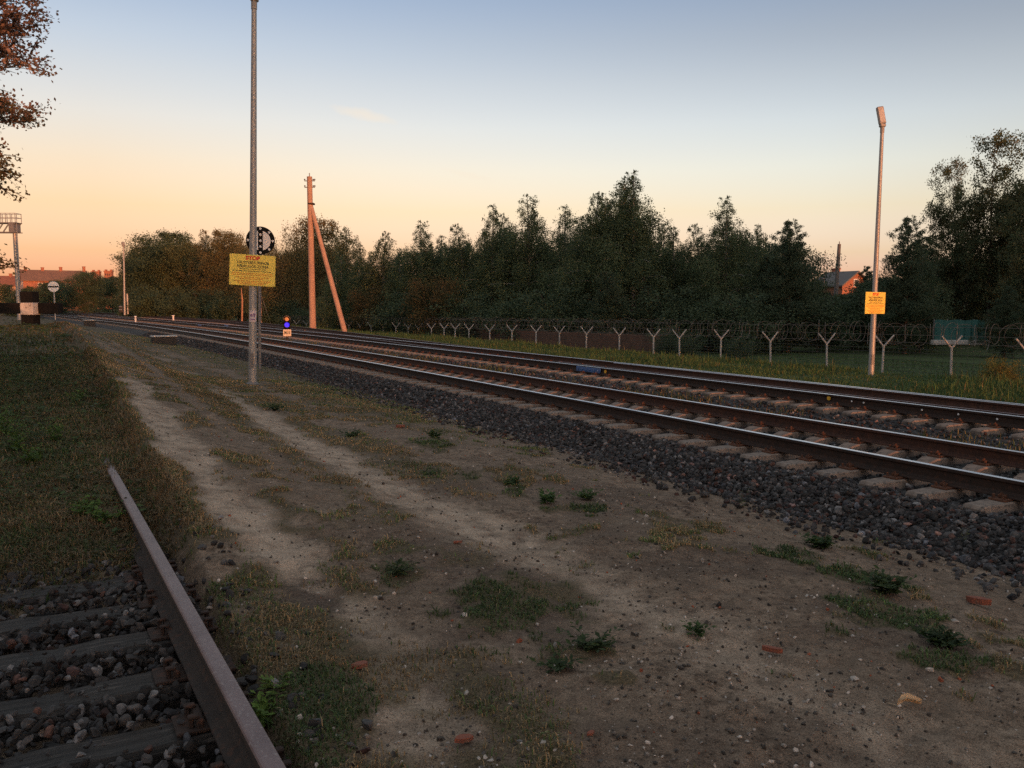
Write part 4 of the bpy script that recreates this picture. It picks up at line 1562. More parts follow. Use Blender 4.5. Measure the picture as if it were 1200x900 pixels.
# ------------------------------------------------------------------ single plants, bricks and stones on the ground
def weed_mesh(seed, h, spread, nst, leafL, col, dense=9):
    g = np.random.default_rng(seed)
    C = []; Dn = []; Ls = []
    mb_pts = []
    for i in range(nst):
        a = g.uniform(0, 2 * PI); tilt = g.uniform(.1, 1.0) * spread
        hh = h * g.uniform(.6, 1)
        for k in range(dense):
            t_ = (k + .5) / dense
            p = np.array([math.cos(a) * tilt * t_, math.sin(a) * tilt * t_, hh * t_ * (1 - .25 * t_)])
            aa = a + g.uniform(-2, 2)
            d = np.array([math.cos(aa), math.sin(aa), g.uniform(-.1, .7)]); d /= np.linalg.norm(d)
            l = leafL * g.uniform(.6, 1.1) * (1 - .5 * t_)
            C.append(p + d * l * .5); Dn.append(d); Ls.append(l)
    C = np.array(C); Dn = np.array(Dn); Ls = np.array(Ls)
    nr = np.tile([0, 0, 1.], (len(C), 1)) + g.normal(0, .3, (len(C), 3))
    v = leaf_quads(C, Ls, Ls * .38, Dn, nr).reshape(-1, 3)
    q = np.arange(len(v)).reshape(-1, 4).astype(np.int32)
    cc = np.array(col) * g.uniform(.65, 1.4, len(C))[:, None]
    return mesh_np('weed', v, q, [M['leaf']], np.repeat(cc, 4, 0))


WEEDS = [
    (640, 588, 0, .16, .14, 16, .10, (.05, .10, .025), 'bushy green weed on the sand below the track ballast'),
    (688, 583, 0, .13, .20, 16, .09, (.05, .09, .025), 'spreading green weed right of the bushy one below the ballast'),
    (600, 567, 0, .12, .16, 14, .08, (.045, .085, .025), 'green weed left of the bushy one on the worn path'),
    (510, 512, 0, .20, .16, 18, .10, (.04, .075, .022), 'dark green weed tuft at the ballast foot right of the brick'),
    (412, 511, 0, .14, .2, 14, .09, (.035, .065, .022), 'dark low weed in the dry grass left of the brick'),
    (322, 481, 0, .16, .3, 16, .10, (.03, .055, .02), 'dark leafy clump on the sandy path below the lamp pole'),
    (312, 842, 0, .16, .10, 8, .085, (.10, .17, .035), 'fresh green seedling beside the end of the siding rail'),
    (322, 812, 0, .10, .07, 5, .07, (.10, .16, .035), 'tiny light green seedling on the stones beside the siding rail'),
    (1040, 690, 0, 0.16, .22, 26, .11, (.038, .062, .022), 'wide dark green weed on the dirt near the right ballast'),
    (960, 630, 0, 0.12, .22, 24, .11, (.038, .068, .022), 'flat green weed along the foot of the right ballast'),
    (1106, 754, 0, .10, .17, 26, .09, (.028, .05, .018), 'flat dark weed alone on the dirt at the far right'),
    (815, 746, 0, .07, .12, 10, .06, (.045, .08, .025), 'tiny green weed alone in the middle right dirt'),
    (650, 785, 0, .08, .16, 12, .07, (.035, .06, .02), 'small weed at the lower edge of the dark grass patch'),
    (465, 672, 0, .09, .2, 14, .07, (.04, .06, .022), 'weed in the faint grass patch left of centre'),
    (690, 758, 0, .09, .22, 18, .08, (.035, .058, .02), 'weed in the dark grass patch, at its right end'),
    (870, 592, -.2, .30, .10, 6, .05, (.07, .085, .035), 'thin stalky weed standing against the ballast slope'),
    (1128, 640, -.2, .34, .10, 6, .05, (.075, .085, .04), 'thin dry stalk standing in the right ballast stones'),
]
for i, (px, py, z, h, sp, ns, ll, cc, lab) in enumerate(WEEDS):
    x, y = gp(px, py, z)
    z = float(H(x, y))
    x, y = gp(px, py, z)
    o = link('weed', weed_mesh(i, h, sp, ns, ll, cc), None, (x, y, float(H(x, y)) + .005))
    tag(o, lab, 'weed', 'weeds on the dirt')
for i, (px, py, h, lab) in enumerate(((18, 535, .55, 'tall fresh green weed on the grassy bank at the left edge'), (66, 520, .42, 'second tall green weed on the bank, right of the tallest one'), (4, 515, .5, 'green weed cut by the left edge, left of the tallest one'), (42, 548, .34, 'dull green weed between and below the two tall bank weeds'),
                                  (98, 620, .26, 'bushy weed where the siding stones meet the grass beside the rail'), (128, 628, .2, 'low weed touching the siding rail above its stones'), (90, 470, .36, 'weed standing highest up the bank beside the path'), (262, 400, .0, None))):
    if not lab: continue
    x, y = gp(px, py, .25); z = float(H(x, y)); x, y = gp(px, py, z)
    o = link('weed', weed_mesh(60 + i, h, .16, 16, .09, (.075, .14, .03), 12), None, (x, y, float(H(x, y))))
    tag(o, lab, 'weed', 'weeds on the dirt')


def stone_obj(name, seed, px, py, w, mt, lab, cat, grp, flat=.6):
    x, y = gp(px, py, -.02); z = float(H(x, y)); x, y = gp(px, py, z)
    v, f = rock_proto(seed, True)
    r = w * math.hypot(x, y) / 1000 / 2
    v = v * r * np.array([1, 1, flat])
    o = link(name, mesh_np(name, v, f.astype(np.int32), [mt]), None, (x, y, float(H(x, y)) - float(path_mask(np.array(x), np.array(y))) * .025 + r * flat * .3), random.uniform(0, 6))
    tag(o, lab, cat, grp)


def brick_obj(px, py, w, lab, rot, frac=.6, lift=.3):
    x, y = gp(px, py, -.02); z = float(H(x, y)); x, y = gp(px, py, z)
    L = w * math.hypot(x, y) / 1000
    mb = MB()
    g = random.Random(px)
    n = 7
    out = []
    for k in range(n):
        a = 2 * PI * k / n
        out.append((math.cos(a) * L / 2 * g.uniform(.75, 1.1), math.sin(a) * L * frac / 2 * g.uniform(.75, 1.1)))
    mb.prism(out, L * .22, rot=rx(R(90)), loc=(0, 0, L * .08))
    o = mb.build('brick_fragment', M['brick'], None, (x, y, float(H(x, y)) + L * .02), rot)
    o.rotation_euler.x = random.uniform(-.12, .12)
    tag(o, lab, 'brick', 'red brick fragments')


brick_obj(470, 500, 13, 'red brick fragment in the grass at the ballast foot, farthest of all', .3)
brick_obj(422, 785, 22, 'flat red brick piece at the edge of the dark moss left of centre', .6)
brick_obj(543, 872, 24, 'red brick fragment at the bottom centre beside the pale stone', .2)
brick_obj(692, 866, 13, 'small red brick crumb right of the large pale stone', .9)
brick_obj(1148, 701, 28, 'long red brick fragment on the dirt at the right edge', 2.6, .35)
brick_obj(1046, 678, 16, 'red brick fragment among the weeds left of the long one', 1.6)
brick_obj(536, 638, 11, 'small red brick fragment in the middle of the dirt', .2)
brick_obj(905, 765, 24, 'half-buried faded red brick strip in the right dirt', -.5, .3)
stone_obj('stone', 71, 637, 876, 19, M['palestone'], 'large pale stone at the bottom centre', 'stone', 'loose stones on the dirt')
stone_obj('stone', 72, 610, 872, 15, M['greystone'], 'grey stone left of the large pale one', 'stone', 'loose stones on the dirt')
stone_obj('stone', 73, 604, 847, 12, M['greystone'], 'round grey stone above the pair at the bottom centre', 'stone', 'loose stones on the dirt')
stone_obj('stone', 74, 575, 892, 12, M['palestone'], 'pale stone at the very bottom below the brick', 'stone', 'loose stones on the dirt')
stone_obj('stone', 75, 1000, 795, 15, M['palestone'], 'pale flat stone alone in the lower right dirt', 'stone', 'loose stones on the dirt')
stone_obj('stone', 76, 246, 687, 15, M['palestone'], 'rounded brownish stone in dry grass beside the siding rail', 'stone', 'loose stones on the dirt')
stone_obj('stone', 77, 747, 652, 11, M['greystone'], 'dark stone in the middle right dirt', 'stone', 'loose stones on the dirt', .8)
stone_obj('stone', 78, 440, 682, 10, M['palestone'], 'white stone in the left centre dirt', 'stone', 'loose stones on the dirt')
stone_obj('stone', 79, 1120, 725, 14, M['palestone'], 'pinkish stone below the long brick at the right', 'stone', 'loose stones on the dirt')
stone_obj('stone', 80, 1068, 818, 16, M['greystone'], 'dark grey stone behind the pale dry leaf', 'stone', 'loose stones on the dirt', .4)
x, y = gp(1066, 825, -.02); z = float(H(x, y)); x, y = gp(1066, 825, z)
mb = MB(); k1 = math.hypot(x, y) / 1000 * 34
vs = []; fs = []
prof = [(0, 0), (.25, .13), (.55, .16), (.8, .10), (1, 0)]
for (u, w) in prof:
    vs += [((u - .5) * k1, -w * k1, .03 + .02 * math.sin(u * 5)), ((u - .5) * k1, 0, .012 + .015 * math.sin(u * 5)), ((u - .5) * k1, w * k1 * .8, .035 + .02 * math.sin(u * 4))]
for i in range(4):
    for k in range(2):
        fs.append((i * 3 + k, i * 3 + k + 1, i * 3 + k + 4, i * 3 + k + 3))
mb.add(vs, fs)
mb.add([(-.5 * k1, 0, .012), (-.72 * k1, .02, .02), (-.72 * k1, .028, .02), (-.5 * k1, .008, .012)], [(0, 1, 2, 3)])
o = mb.build('dry_leaf', M['leaf_dry'], None, (x, y, float(H(x, y)) + .0), R(20)); tag(o, 'curled pale dry leaf lying on the lower right dirt', 'leaf')


# ------------------------------------------------------------------ trees
def unit(v): return v / np.maximum(np.linalg.norm(v, axis=-1, keepdims=True), 1e-9)


def make_tree(kind, seed, Ht, Wd, nleaf, leaf, greens, bare=.08, straw=None):
    """returns trunk mesh and crown mesh; Ht height, Wd crown half width"""
    g = np.random.default_rng(seed)
    rnd = random.Random(seed)
    mb = MB()
    C = []; Wt = []; Hang = []
    r0 = .016 * Ht if kind != 'shrub' else .008 * Ht
    bend = g.normal(0, .03 * Ht, 2)
    def trunk_at(t): return np.array([bend[0] * t * t, bend[1] * t * t, Ht * t])
    stems = [(np.zeros(2), 1.0)]
    if kind in ('willow', 'shrub', 'tall'):
        stems = [(g.normal(0, .10 * Wd, 2) if kind != 'tall' else g.normal(0, .25 * Wd, 2), g.uniform(.75, 1)) for _ in range(4 if kind != 'tall' else 3)]
        stems[0] = (stems[0][0], 1.0)
    for si, (lean_, hf) in enumerate(stems):
        sp = lambda t, lean_=lean_, hf=hf: trunk_at(t) * np.array([1, 1, hf]) + np.append(lean_ * t * 3.0, 0)
        ts = np.linspace(0, 1.0, 11)
        mb.tube([sp(t) if t > 0 else sp(0) - np.array([0, 0, .4]) for t in ts], [max(r0 * hf * (1 - t) ** .8 / (1 if len(stems) == 1 else 1.3), .012) for t in ts], 7)
        nb = {'birch': 84, 'pine': 80, 'broad': 34, 'willow': 20, 'shrub': 12, 'tall': 26}[kind]
        for i in range(nb):
            u = (i + rnd.random()) / nb
            t = bare + (1 - bare) * u ** (.9 if kind != 'pine' else .85)
            t = min(t, .985)
            az = i * 2.399 + rnd.uniform(-.5, .5)
            ut = (t - bare) / (1 - bare)
            if kind == 'birch':
                L = (Wd * min(1, 1.3 * (1 - ut) ** .80) * (.62 + .38 * smooth(0, .25, ut)) * rnd.uniform(.5, 1.15)) + .12
                el0, el1 = R(56 - 30 * ut), R(-22 + 12 * ut)
            elif kind == 'pine':
                L = Wd * (1 - ut) ** .75 * rnd.uniform(.7, 1.1) + .25
                el0, el1 = R(6 + 8 * ut), R(24 + 14 * ut)
            elif kind == 'tall':
                L = Wd * (.25 + .75 * math.sin(PI * (.12 + .80 * (1 - ut)) ** .9)) * rnd.uniform(.6, 1.1)
                el0, el1 = R(45 + 20 * ut), R(30)
            else:
                L = Wd * math.sqrt(max(.06, 1 - (1.7 * (ut - .42)) ** 2)) * rnd.uniform(.65, 1.1)
                el0, el1 = R(40), R(5 if kind != 'willow' else -35)
            p = sp(t).copy(); pts = [p.copy()]
            nseg = 6
            for k in range(nseg):
                e = el0 + (el1 - el0) * k / (nseg - 1)
                a2 = az + rnd.uniform(-.25, .25)
                p = p + np.array([math.cos(a2) * math.cos(e), math.sin(a2) * math.cos(e), math.sin(e)]) * L / nseg
                pts.append(p.copy())
            rb = max(.007, r0 * .35 * (1 - t) + .006)
            mb.tube(pts, [rb * (1 - k / nseg * .85) for k in range(nseg + 1)], 4, caps=False)
            # leaf clumps along the outer part of the branch
            nc = max(2, int(2 + L * 3.4))
            for k in range(nc):
                f = .25 + .75 * rnd.random() ** .7 if kind != 'pine' else .15 + .85 * rnd.random()
                ii = min(int(f * nseg), nseg - 1); ff = f * nseg - ii
                q = pts[ii] * (1 - ff) + pts[ii + 1] * ff
                side = g.normal(0, .16 * L + .05, 3) * np.array([1, 1, .6])
                C.append(q + side); Wt.append(rnd.uniform(.3, 1.3) ** 1.5 * (.08 + min(L, 2.0))); Hang.append(L)
    C = np.array(C); Wt = np.array(Wt); Hang = np.array(Hang)
    idx = g.choice(len(C), nleaf, p=Wt / Wt.sum())
    sig = {'birch': .22, 'pine': .17, 'broad': .34, 'willow': .26, 'shrub': .25, 'tall': .21}[kind] * (.6 + .05 * Ht)
    off3 = g.normal(0, 1, (nleaf, 3)) * sig * np.array([1, 1, .8]) * np.clip(.14 + .7 * Hang[idx] / (Wd * .5), .14, 1.05)[:, None]
    if kind in ('birch', 'willow'):
        off3[:, 2] -= np.abs(g.normal(0, 1, nleaf)) * (.55 if kind == 'birch' else .9) * np.minimum(Hang[idx] * .5, 1.0)
        off3[:, :2] *= .75
    pc = C[idx] + off3
    pc[:, 2] = np.maximum(pc[:, 2], .15)
    d = unit(g.normal(0, 1, (nleaf, 3)) + np.array([0, 0, {'birch': -.9, 'willow': -1.3, 'pine': .9, 'tall': .5}.get(kind, -.2)]))
    if kind == 'pine':
        ax = unit(pc * np.array([1, 1, 0]) + 1e-6); d = unit(d + ax * .5)
    nr = unit(g.normal(0, 1, (nleaf, 3)))
    Ls = leaf * g.uniform(.6, 1.3, nleaf)
    asp = {'pine': .22, 'birch': .55, 'willow': .34}.get(kind, .62)
    v = leaf_quads(pc, Ls, Ls * asp, d, nr).reshape(-1, 3)
    q = np.arange(len(v)).reshape(-1, 4).astype(np.int32)
    gr = np.array(greens)
    clump_c = gr[g.integers(0, len(gr), len(C))]
    cc = clump_c[idx] * .7 + gr[g.integers(0, len(gr), nleaf)] * .3
    cc = cc * g.uniform(.7, 1.3, nleaf)[:, None]
    if straw is not None:
        k = g.random(nleaf) < .2
        cc[k] = np.array(straw) * g.uniform(.7, 1.2, int(k.sum()))[:, None]
    crown = mesh_np('crown', v, q, [M['leaf']], np.repeat(cc, 4, 0))
    bark = M['bark_birch'] if kind == 'birch' else M['bark_pine'] if kind == 'pine' else M['bark']
    trunk = mb.mesh('trunk', bark, True)
    return trunk, crown


G_BIRCH = [(.082, .122, .062), (.098, .136, .068), (.108, .136, .066), (.072, .108, .058)]
G_BIRCHY = [(.150, .148, .064), (.118, .134, .062), (.172, .144, .060), (.100, .126, .060)]
G_PINE = [(.058, .090, .056), (.070, .102, .060), (.082, .106, .060)]
G_DARK = [(.064, .098, .054), (.078, .112, .058), (.058, .088, .052)]
G_BROWN = [(.140, .116, .050), (.122, .114, .050), (.102, .108, .050), (.160, .120, .048)]
G_OLIVE = [(.098, .122, .056), (.116, .128, .058), (.084, .106, .052)]
PROTO = {
    'birch0': make_tree('birch', 1, 13, 3.3, 48000, .115, G_BIRCH),
    'birch1': make_tree('birch', 2, 13, 2.9, 42000, .115, G_BIRCH),
    'birch2': make_tree('birch', 3, 13, 3.7, 50000, .115, G_BIRCH),
    'birchy0': make_tree('birch', 4, 13, 3.1, 28000, .14, G_BIRCHY),
    'birchy1': make_tree('birch', 5, 13, 3.5, 30000, .14, G_BIRCHY),
    'pine0': make_tree('pine', 6, 9, 2.6, 30000, .22, G_PINE, .06),
    'pine1': make_tree('pine', 7, 9, 2.9, 32000, .22, G_PINE, .05),
    'broad0': make_tree('broad', 8, 10, 4.2, 36000, .16, G_DARK, .1),
    'broad1': make_tree('broad', 9, 10, 4.0, 34000, .16, G_OLIVE, .1),
    'brown0': make_tree('broad', 10, 11, 4.2, 34000, .16, G_BROWN, .12),
    'brown1': make_tree('birch', 15, 13, 3.6, 30000, .15, G_BROWN, .1),
    'willow0': make_tree('willow', 11, 11, 4.6, 40000, .17, G_BROWN, .12),
    'tall0': make_tree('tall', 12, 18, 4.6, 46000, .21, [(.084, .110, .054), (.104, .116, .056), (.135, .116, .054), (.072, .098, .050)], .08),
    'shrub0': make_tree('shrub', 13, 3, 1.7, 9000, .11, G_DARK, .05),
    'shrub2': make_tree('shrub', 16, 3, 1.7, 9000, .11, [(.12, .13, .035), (.08, .11, .035), (.16, .13, .04)], .05),
    'shrub1': make_tree('shrub', 14, 3, 1.7, 9000, .11, [(.085, .075, .030), (.065, .068, .030), (.11, .072, .030)], .05),
}


PH = {'birch': 13, 'birchy': 13, 'pine': 9, 'broad': 10, 'brown0': 11, 'brown1': 13, 'willow': 11, 'tall': 20.6, 'shrub': 3}


def tree(proto, x, y, z, h, wscale, label, cat, group, name, rot=None):
    t = thing(name, label, cat, (x, y, z), 0, group)
    ph = next(v for k, v in PH.items() if proto.startswith(k))
    sc = h / ph
    wscale = min(wscale * (1.12 if proto.startswith('birch') else 1), 1.4)
    t.scale = (sc * wscale, sc * wscale, sc)
    t.rotation_euler.z = random.uniform(0, 6.28) if rot is None else rot
    tm, cm = PROTO[proto]
    link('trunk', tm, t); link('crown', cm, t)
    return t


def tree_px(proto, px, top, D, w, label, name='birch_tree', cat='tree', group='trees along the far side of the fence', base=None, rot=None):
    """tree on column px at forward distance D whose top shows at photo row `top`"""
    x, y = col_at(px, D)
    z = float(H(x, y)) if base is None else base
    z -= .1
    h = z_at(px, top, D) - z
    return tree(proto, x, y, z, h, w, label, cat, group, name, rot)


TREES = [
    # proto, px, top, D, width, name, label
    ('broad0', 196, 277, 128, 1.25, 'willow_bush', 'big rounded dark green tree, leftmost of the tree line'),
    ('broad0', 168, 300, 132, .9, 'willow_bush', 'lower dark green bush at the left end of the tree line'),
    ('broad1', 224, 290, 124, 1.0, 'willow_bush', 'dark olive bush between the leftmost big tree and the brown trees'),
    ('brown1', 247, 268, 122, 1.1, 'birch_tree', 'brownish birch left of the yellow sign with a pointed top'),
    ('brown0', 268, 276, 116, .9, 'oak_tree', 'brown sunlit tree directly behind the yellow sign'),
    ('birchy0', 285, 274, 126, 1.0, 'birch_tree', 'thin yellowish birch left of the disc signal'),
    ('willow0', 340, 262, 104, 1.05, 'willow_tree', 'large brown willow behind the braced utility pole, left of it'),
    ('willow0', 312, 275, 112, .9, 'willow_tree', 'smaller brown willow behind the disc signal'),
    ('brown0', 376, 266, 108, .95, 'oak_tree', 'brown rounded tree behind the utility pole strut'),
    ('birchy1', 408, 266, 92, 1.0, 'birch_tree', 'olive birch right of the utility pole strut'),
    ('birchy0', 425, 285, 88, 1.0, 'birch_tree', 'short yellowish birch right of the strut foot'),
    ('birchy1', 447, 270, 84, 1.05, 'birch_tree', 'yellow-green birch with thin top left of the tall dark birches'),
    ('birch1', 470, 290, 82, 1.0, 'birch_tree', 'low birch filling the dip left of the spiky top'),
    ('birch0', 495, 257, 80, 1.1, 'birch_tree', 'birch with a spiky double top above the left fence posts'),
    ('birch1', 517, 275, 82, 1.2, 'birch_tree', 'dark birch just right of the spiky double top'),
    ('birch2', 549, 262, 78, 1.0, 'birch_tree', 'dark birch with broad shoulders left of the pointed one'),
    ('birch1', 577, 239, 76, 1.05, 'birch_tree', 'pointed narrow birch rising left of the feathery pair'),
    ('birch0', 622, 226, 74, 1.15, 'birch_tree', 'feathery open-topped birch in the middle of the tree line'),
    ('birch2', 603, 250, 78, 1.0, 'birch_tree', 'birch half hidden left of the feathery open-topped one'),
    ('birch1', 662, 240, 72, 1.1, 'birch_tree', 'birch in the dip left of the tallest pair'),
    ('birch2', 690, 226, 68, 1.0, 'birch_tree', 'birch leaning against the left of the tallest pair'),
    ('birch2', 712, 206, 67, 1.0, 'birch_tree', 'tall birch with pale trunk, left one of the tallest pair'),
    ('birch0', 742, 199, 66, 1.05, 'birch_tree', 'tallest birch with drooping right side, right one of the pair'),
    ('birch1', 790, 265, 66, 1.1, 'birch_tree', 'short pointed birch in the gap right of the tallest pair'),
    ('birch0', 850, 229, 62, 1.1, 'birch_tree', 'wide weeping birch between the gap and the dark pine'),
    ('birch2', 826, 262, 64, 1.0, 'birch_tree', 'lower birch on the left flank of the wide weeping birch'),
    ('birch1', 884, 262, 64, .9, 'birch_tree', 'lower birch between the weeping birch and the dark pine'),
    ('pine0', 925, 258, 58, 1.05, 'pine_tree', 'dark pine with candle-like top left of the leaning grey pole'),
    ('pine1', 898, 300, 60, 1.0, 'pine_tree', 'lower dark pine left of the candle-topped pine'),
    ('pine0', 1062, 254, 56, 1.0, 'pine_tree', 'dark pine right of the sunlit lamp pole'),
    ('pine1', 1015, 312, 74, .9, 'pine_tree', 'small pine behind the lamp pole beside the brick house'),
    ('tall0', 1160, 148, 66, .78, 'poplar_tree', 'very tall broad tree at the right edge, highest of all'),
    ('tall0', 1205, 148, 60, .95, 'poplar_tree', 'tall tree cut off by the right edge of the view'),
    ('tall0', 1128, 172, 68, .62, 'poplar_tree', 'left flank of the right-hand giants, slightly shorter broad tree'),
    ('pine0', 715, 318, 60, 1.25, 'pine_tree', 'bushy pine in front of the trunks of the tallest birches'),
    ('pine1', 760, 335, 60, 1.0, 'pine_tree', 'small pine low in front, right of the bushy one'),
    ('pine1', 1180, 335, 52, 1.15, 'pine_tree', 'low spreading pine at the right edge behind the last fence post'),
]
for (pr, px, top, D, w, nm, lab) in TREES:
    base = None if px > 300 else z_at(px, 370, D) - .5
    tree_px(pr, px, top, D, w, lab, nm, 'tree', base=base)
# lower trees filling the wood behind the front row
g = random.Random(9)
SKY_X = [390, 415, 440, 470, 495, 510, 530, 545, 575, 590, 620, 640, 655, 680, 700, 740, 765, 790, 810, 830, 850, 870, 890, 905, 925, 945, 960, 975, 1010, 1045, 1075, 1100]
SKY_Y = [272, 272, 274, 286, 262, 272, 278, 268, 246, 256, 232, 242, 252, 238, 218, 205, 242, 270, 272, 252, 236, 242, 262, 275, 266, 292, 318, 336, 340, 300, 285, 280]
for i in range(10):
    tree_px(g.choice(['broad0', 'pine1', 'birch1']), 1082 + i * 13 + g.uniform(-4, 4), g.uniform(262, 318), g.uniform(70, 78), 1.2, 'dark tree in the undergrowth below the right-hand giants', 'woodland_tree', 'tree', 'undergrowth trees below the giants')
for i in range(58):
    px = 392 + i * 12.2 + g.uniform(-5, 5)
    D = 90 - (px - 392) * .035 + g.uniform(-5, 7)
    tp = float(np.interp(px, SKY_X, SKY_Y)) + (g.uniform(6, 34) if i % 3 else g.uniform(30, 60))
    tree_px(g.choice(['birch0', 'birch1', 'birch2', 'birch0', 'birchy0', 'broad0'] if 980 > px or px > 1050 else ['broad0', 'broad1']), px, tp, D, 1.1, 'shorter dark tree deep in the wood behind the front row', 'woodland_tree', 'tree', 'shaded trees deep in the wood')
for i in range(9):
    px = 175 + i * 26; D = 134 + g.uniform(-4, 8)
    tree_px(g.choice(['broad1', 'broad0', 'brown0']), px, 300 + g.uniform(-8, 12), D, 1.2, 'lower bushy tree half hidden behind the left tree line', 'woodland_tree', 'tree', 'bushy trees behind the left line', base=-1.5)
SHRUBS = [('shrub1', 507, 330, 70, .72, 'orange-brown bush in front of the dark birches'), ('shrub1', 432, 342, 80, .7, 'yellowish bush at the foot of the birches right of the strut'),
          ('shrub0', 600, 350, 66, 1.6, 'dark bush at the foot of the pointed birch'), ('shrub0', 655, 345, 64, 1.6, 'dark bush left of the bushy pine'), ('shrub0', 830, 350, 58, 1.8, 'dark bush below the wide weeping birch'),
          ('shrub0', 870, 352, 56, 1.6, 'dark bush left of the low dark pine'), ('shrub0', 1000, 345, 62, 1.8, 'dark bush below the brick house'), ('shrub0', 960, 352, 58, 1.6, 'dark bush at the foot of the candle-topped pine'),
          ('shrub0', 790, 345, 60, 1.8, 'dark bush under the short pointed birch'), ('shrub0', 548, 350, 70, 1.7, 'dark bush right of the orange-brown one'), ('shrub0', 470, 350, 76, 1.8, 'dark bush left of the orange-brown one'),
          ('shrub0', 1080, 345, 58, .8, 'dark bush left of the teal sheeting'), ('shrub1', 300, 362, 106, 1.6, 'brown bush below the yellow sign'), ('shrub0', 345, 358, 100, 1.6, 'dark bush left of the utility pole foot'), ('shrub0', 395, 352, 92, 1.8, 'dark bush behind the strut foot'),
          ('shrub2', 1172, 424, 27.5, .9, 'small yellow-leaved bush on the verge at the right edge'),
          ('shrub0', 784, 386, 48.5, .95, 'low bush hiding the right end of the brown wall'), ('shrub0', 808, 392, 47, .9, 'lower bush just right of the brown wall end'), ('shrub0', 868, 394, 44, .9, 'low dark bush on the lawn behind the fence left of the candle-topped pine'),
          ('shrub0', 178, 340, 118, 1.3, 'dark low bush under the leftmost big tree'), ('shrub0', 210, 342, 115, 1.3, 'dark low bush between the two white pegs and the brown birch'), ('shrub0', 240, 344, 112, 1.3, 'dark low bush beneath the brownish pointed birch'),
          ('shrub0', 268, 346, 108, 1.3, 'dark low bush left of the sunlit orange trunk'), ('shrub0', 322, 350, 102, 1.3, 'dark low bush behind the blue-lit dwarf signal'), ('shrub0', 155, 345, 124, 1.2, 'dark low bush right beside the far lamp pole')]
for (pr, px, top, D, w, lab) in SHRUBS:
    tree_px(pr, px, top, D, w, lab, 'bush', 'bush', 'bushes under the trees', base=None if px > 320 else -1.0)
# far left bushes by the bend
for (pr, px, top, D, w, lab) in (('broad0', 98, 321, 150, 1.15, 'dark rounded bush behind the round white sign'), ('broad1', 132, 327, 165, 1.1, 'olive bush between the dark rounded bush and the far lamp'), ('broad1', 116, 330, 175, 1.2, 'olive bush under the two orange tower blocks'),
                                 ('brown0', 150, 326, 190, .9, 'brownish bush behind the far lamp pole'), ('broad0', 72, 331, 155, 1.25, 'dark bush directly behind the round white sign'), ('broad1', 8, 336, 120, .9, 'yellow-green hedge tree left of the gantry mast'), ('broad1', 38, 338, 125, .8, 'yellow-green hedge tree below the pink house'),
                                 ('broad1', -18, 334, 122, .9, 'hedge tree at the very left edge'), ('broad0', 58, 333, 140, 1.0, 'dark bush left of the round white sign, hiding the pink house foot'), ('broad1', 27, 341, 112, 1.1, 'low yellow-green hedge tree right beside the gantry mast')):
    tree_px(pr, px, top, D, w, lab, 'bush', 'bush', 'bushes far left by the bend', base=-1.3)
# lit trunk in the brown wood
D = 98; x, y = col_at(283, D); z0 = z_at(283, 372, D)
o = MB().tube([(0, 0, -.5), (.1, 0, 2), (0, .1, z_at(283, 338, D) - z0)], [.10, .09, .03], 8).build('tree_trunk', mat('pinkish_bare_bark', (.42, .22, .13), (.3, .15, .09), 3, .9), None, (x, y, z0), smoothf=True)
tag(o, 'slim sunlit orange trunk in the brown trees left of the lamp pole', 'tree')

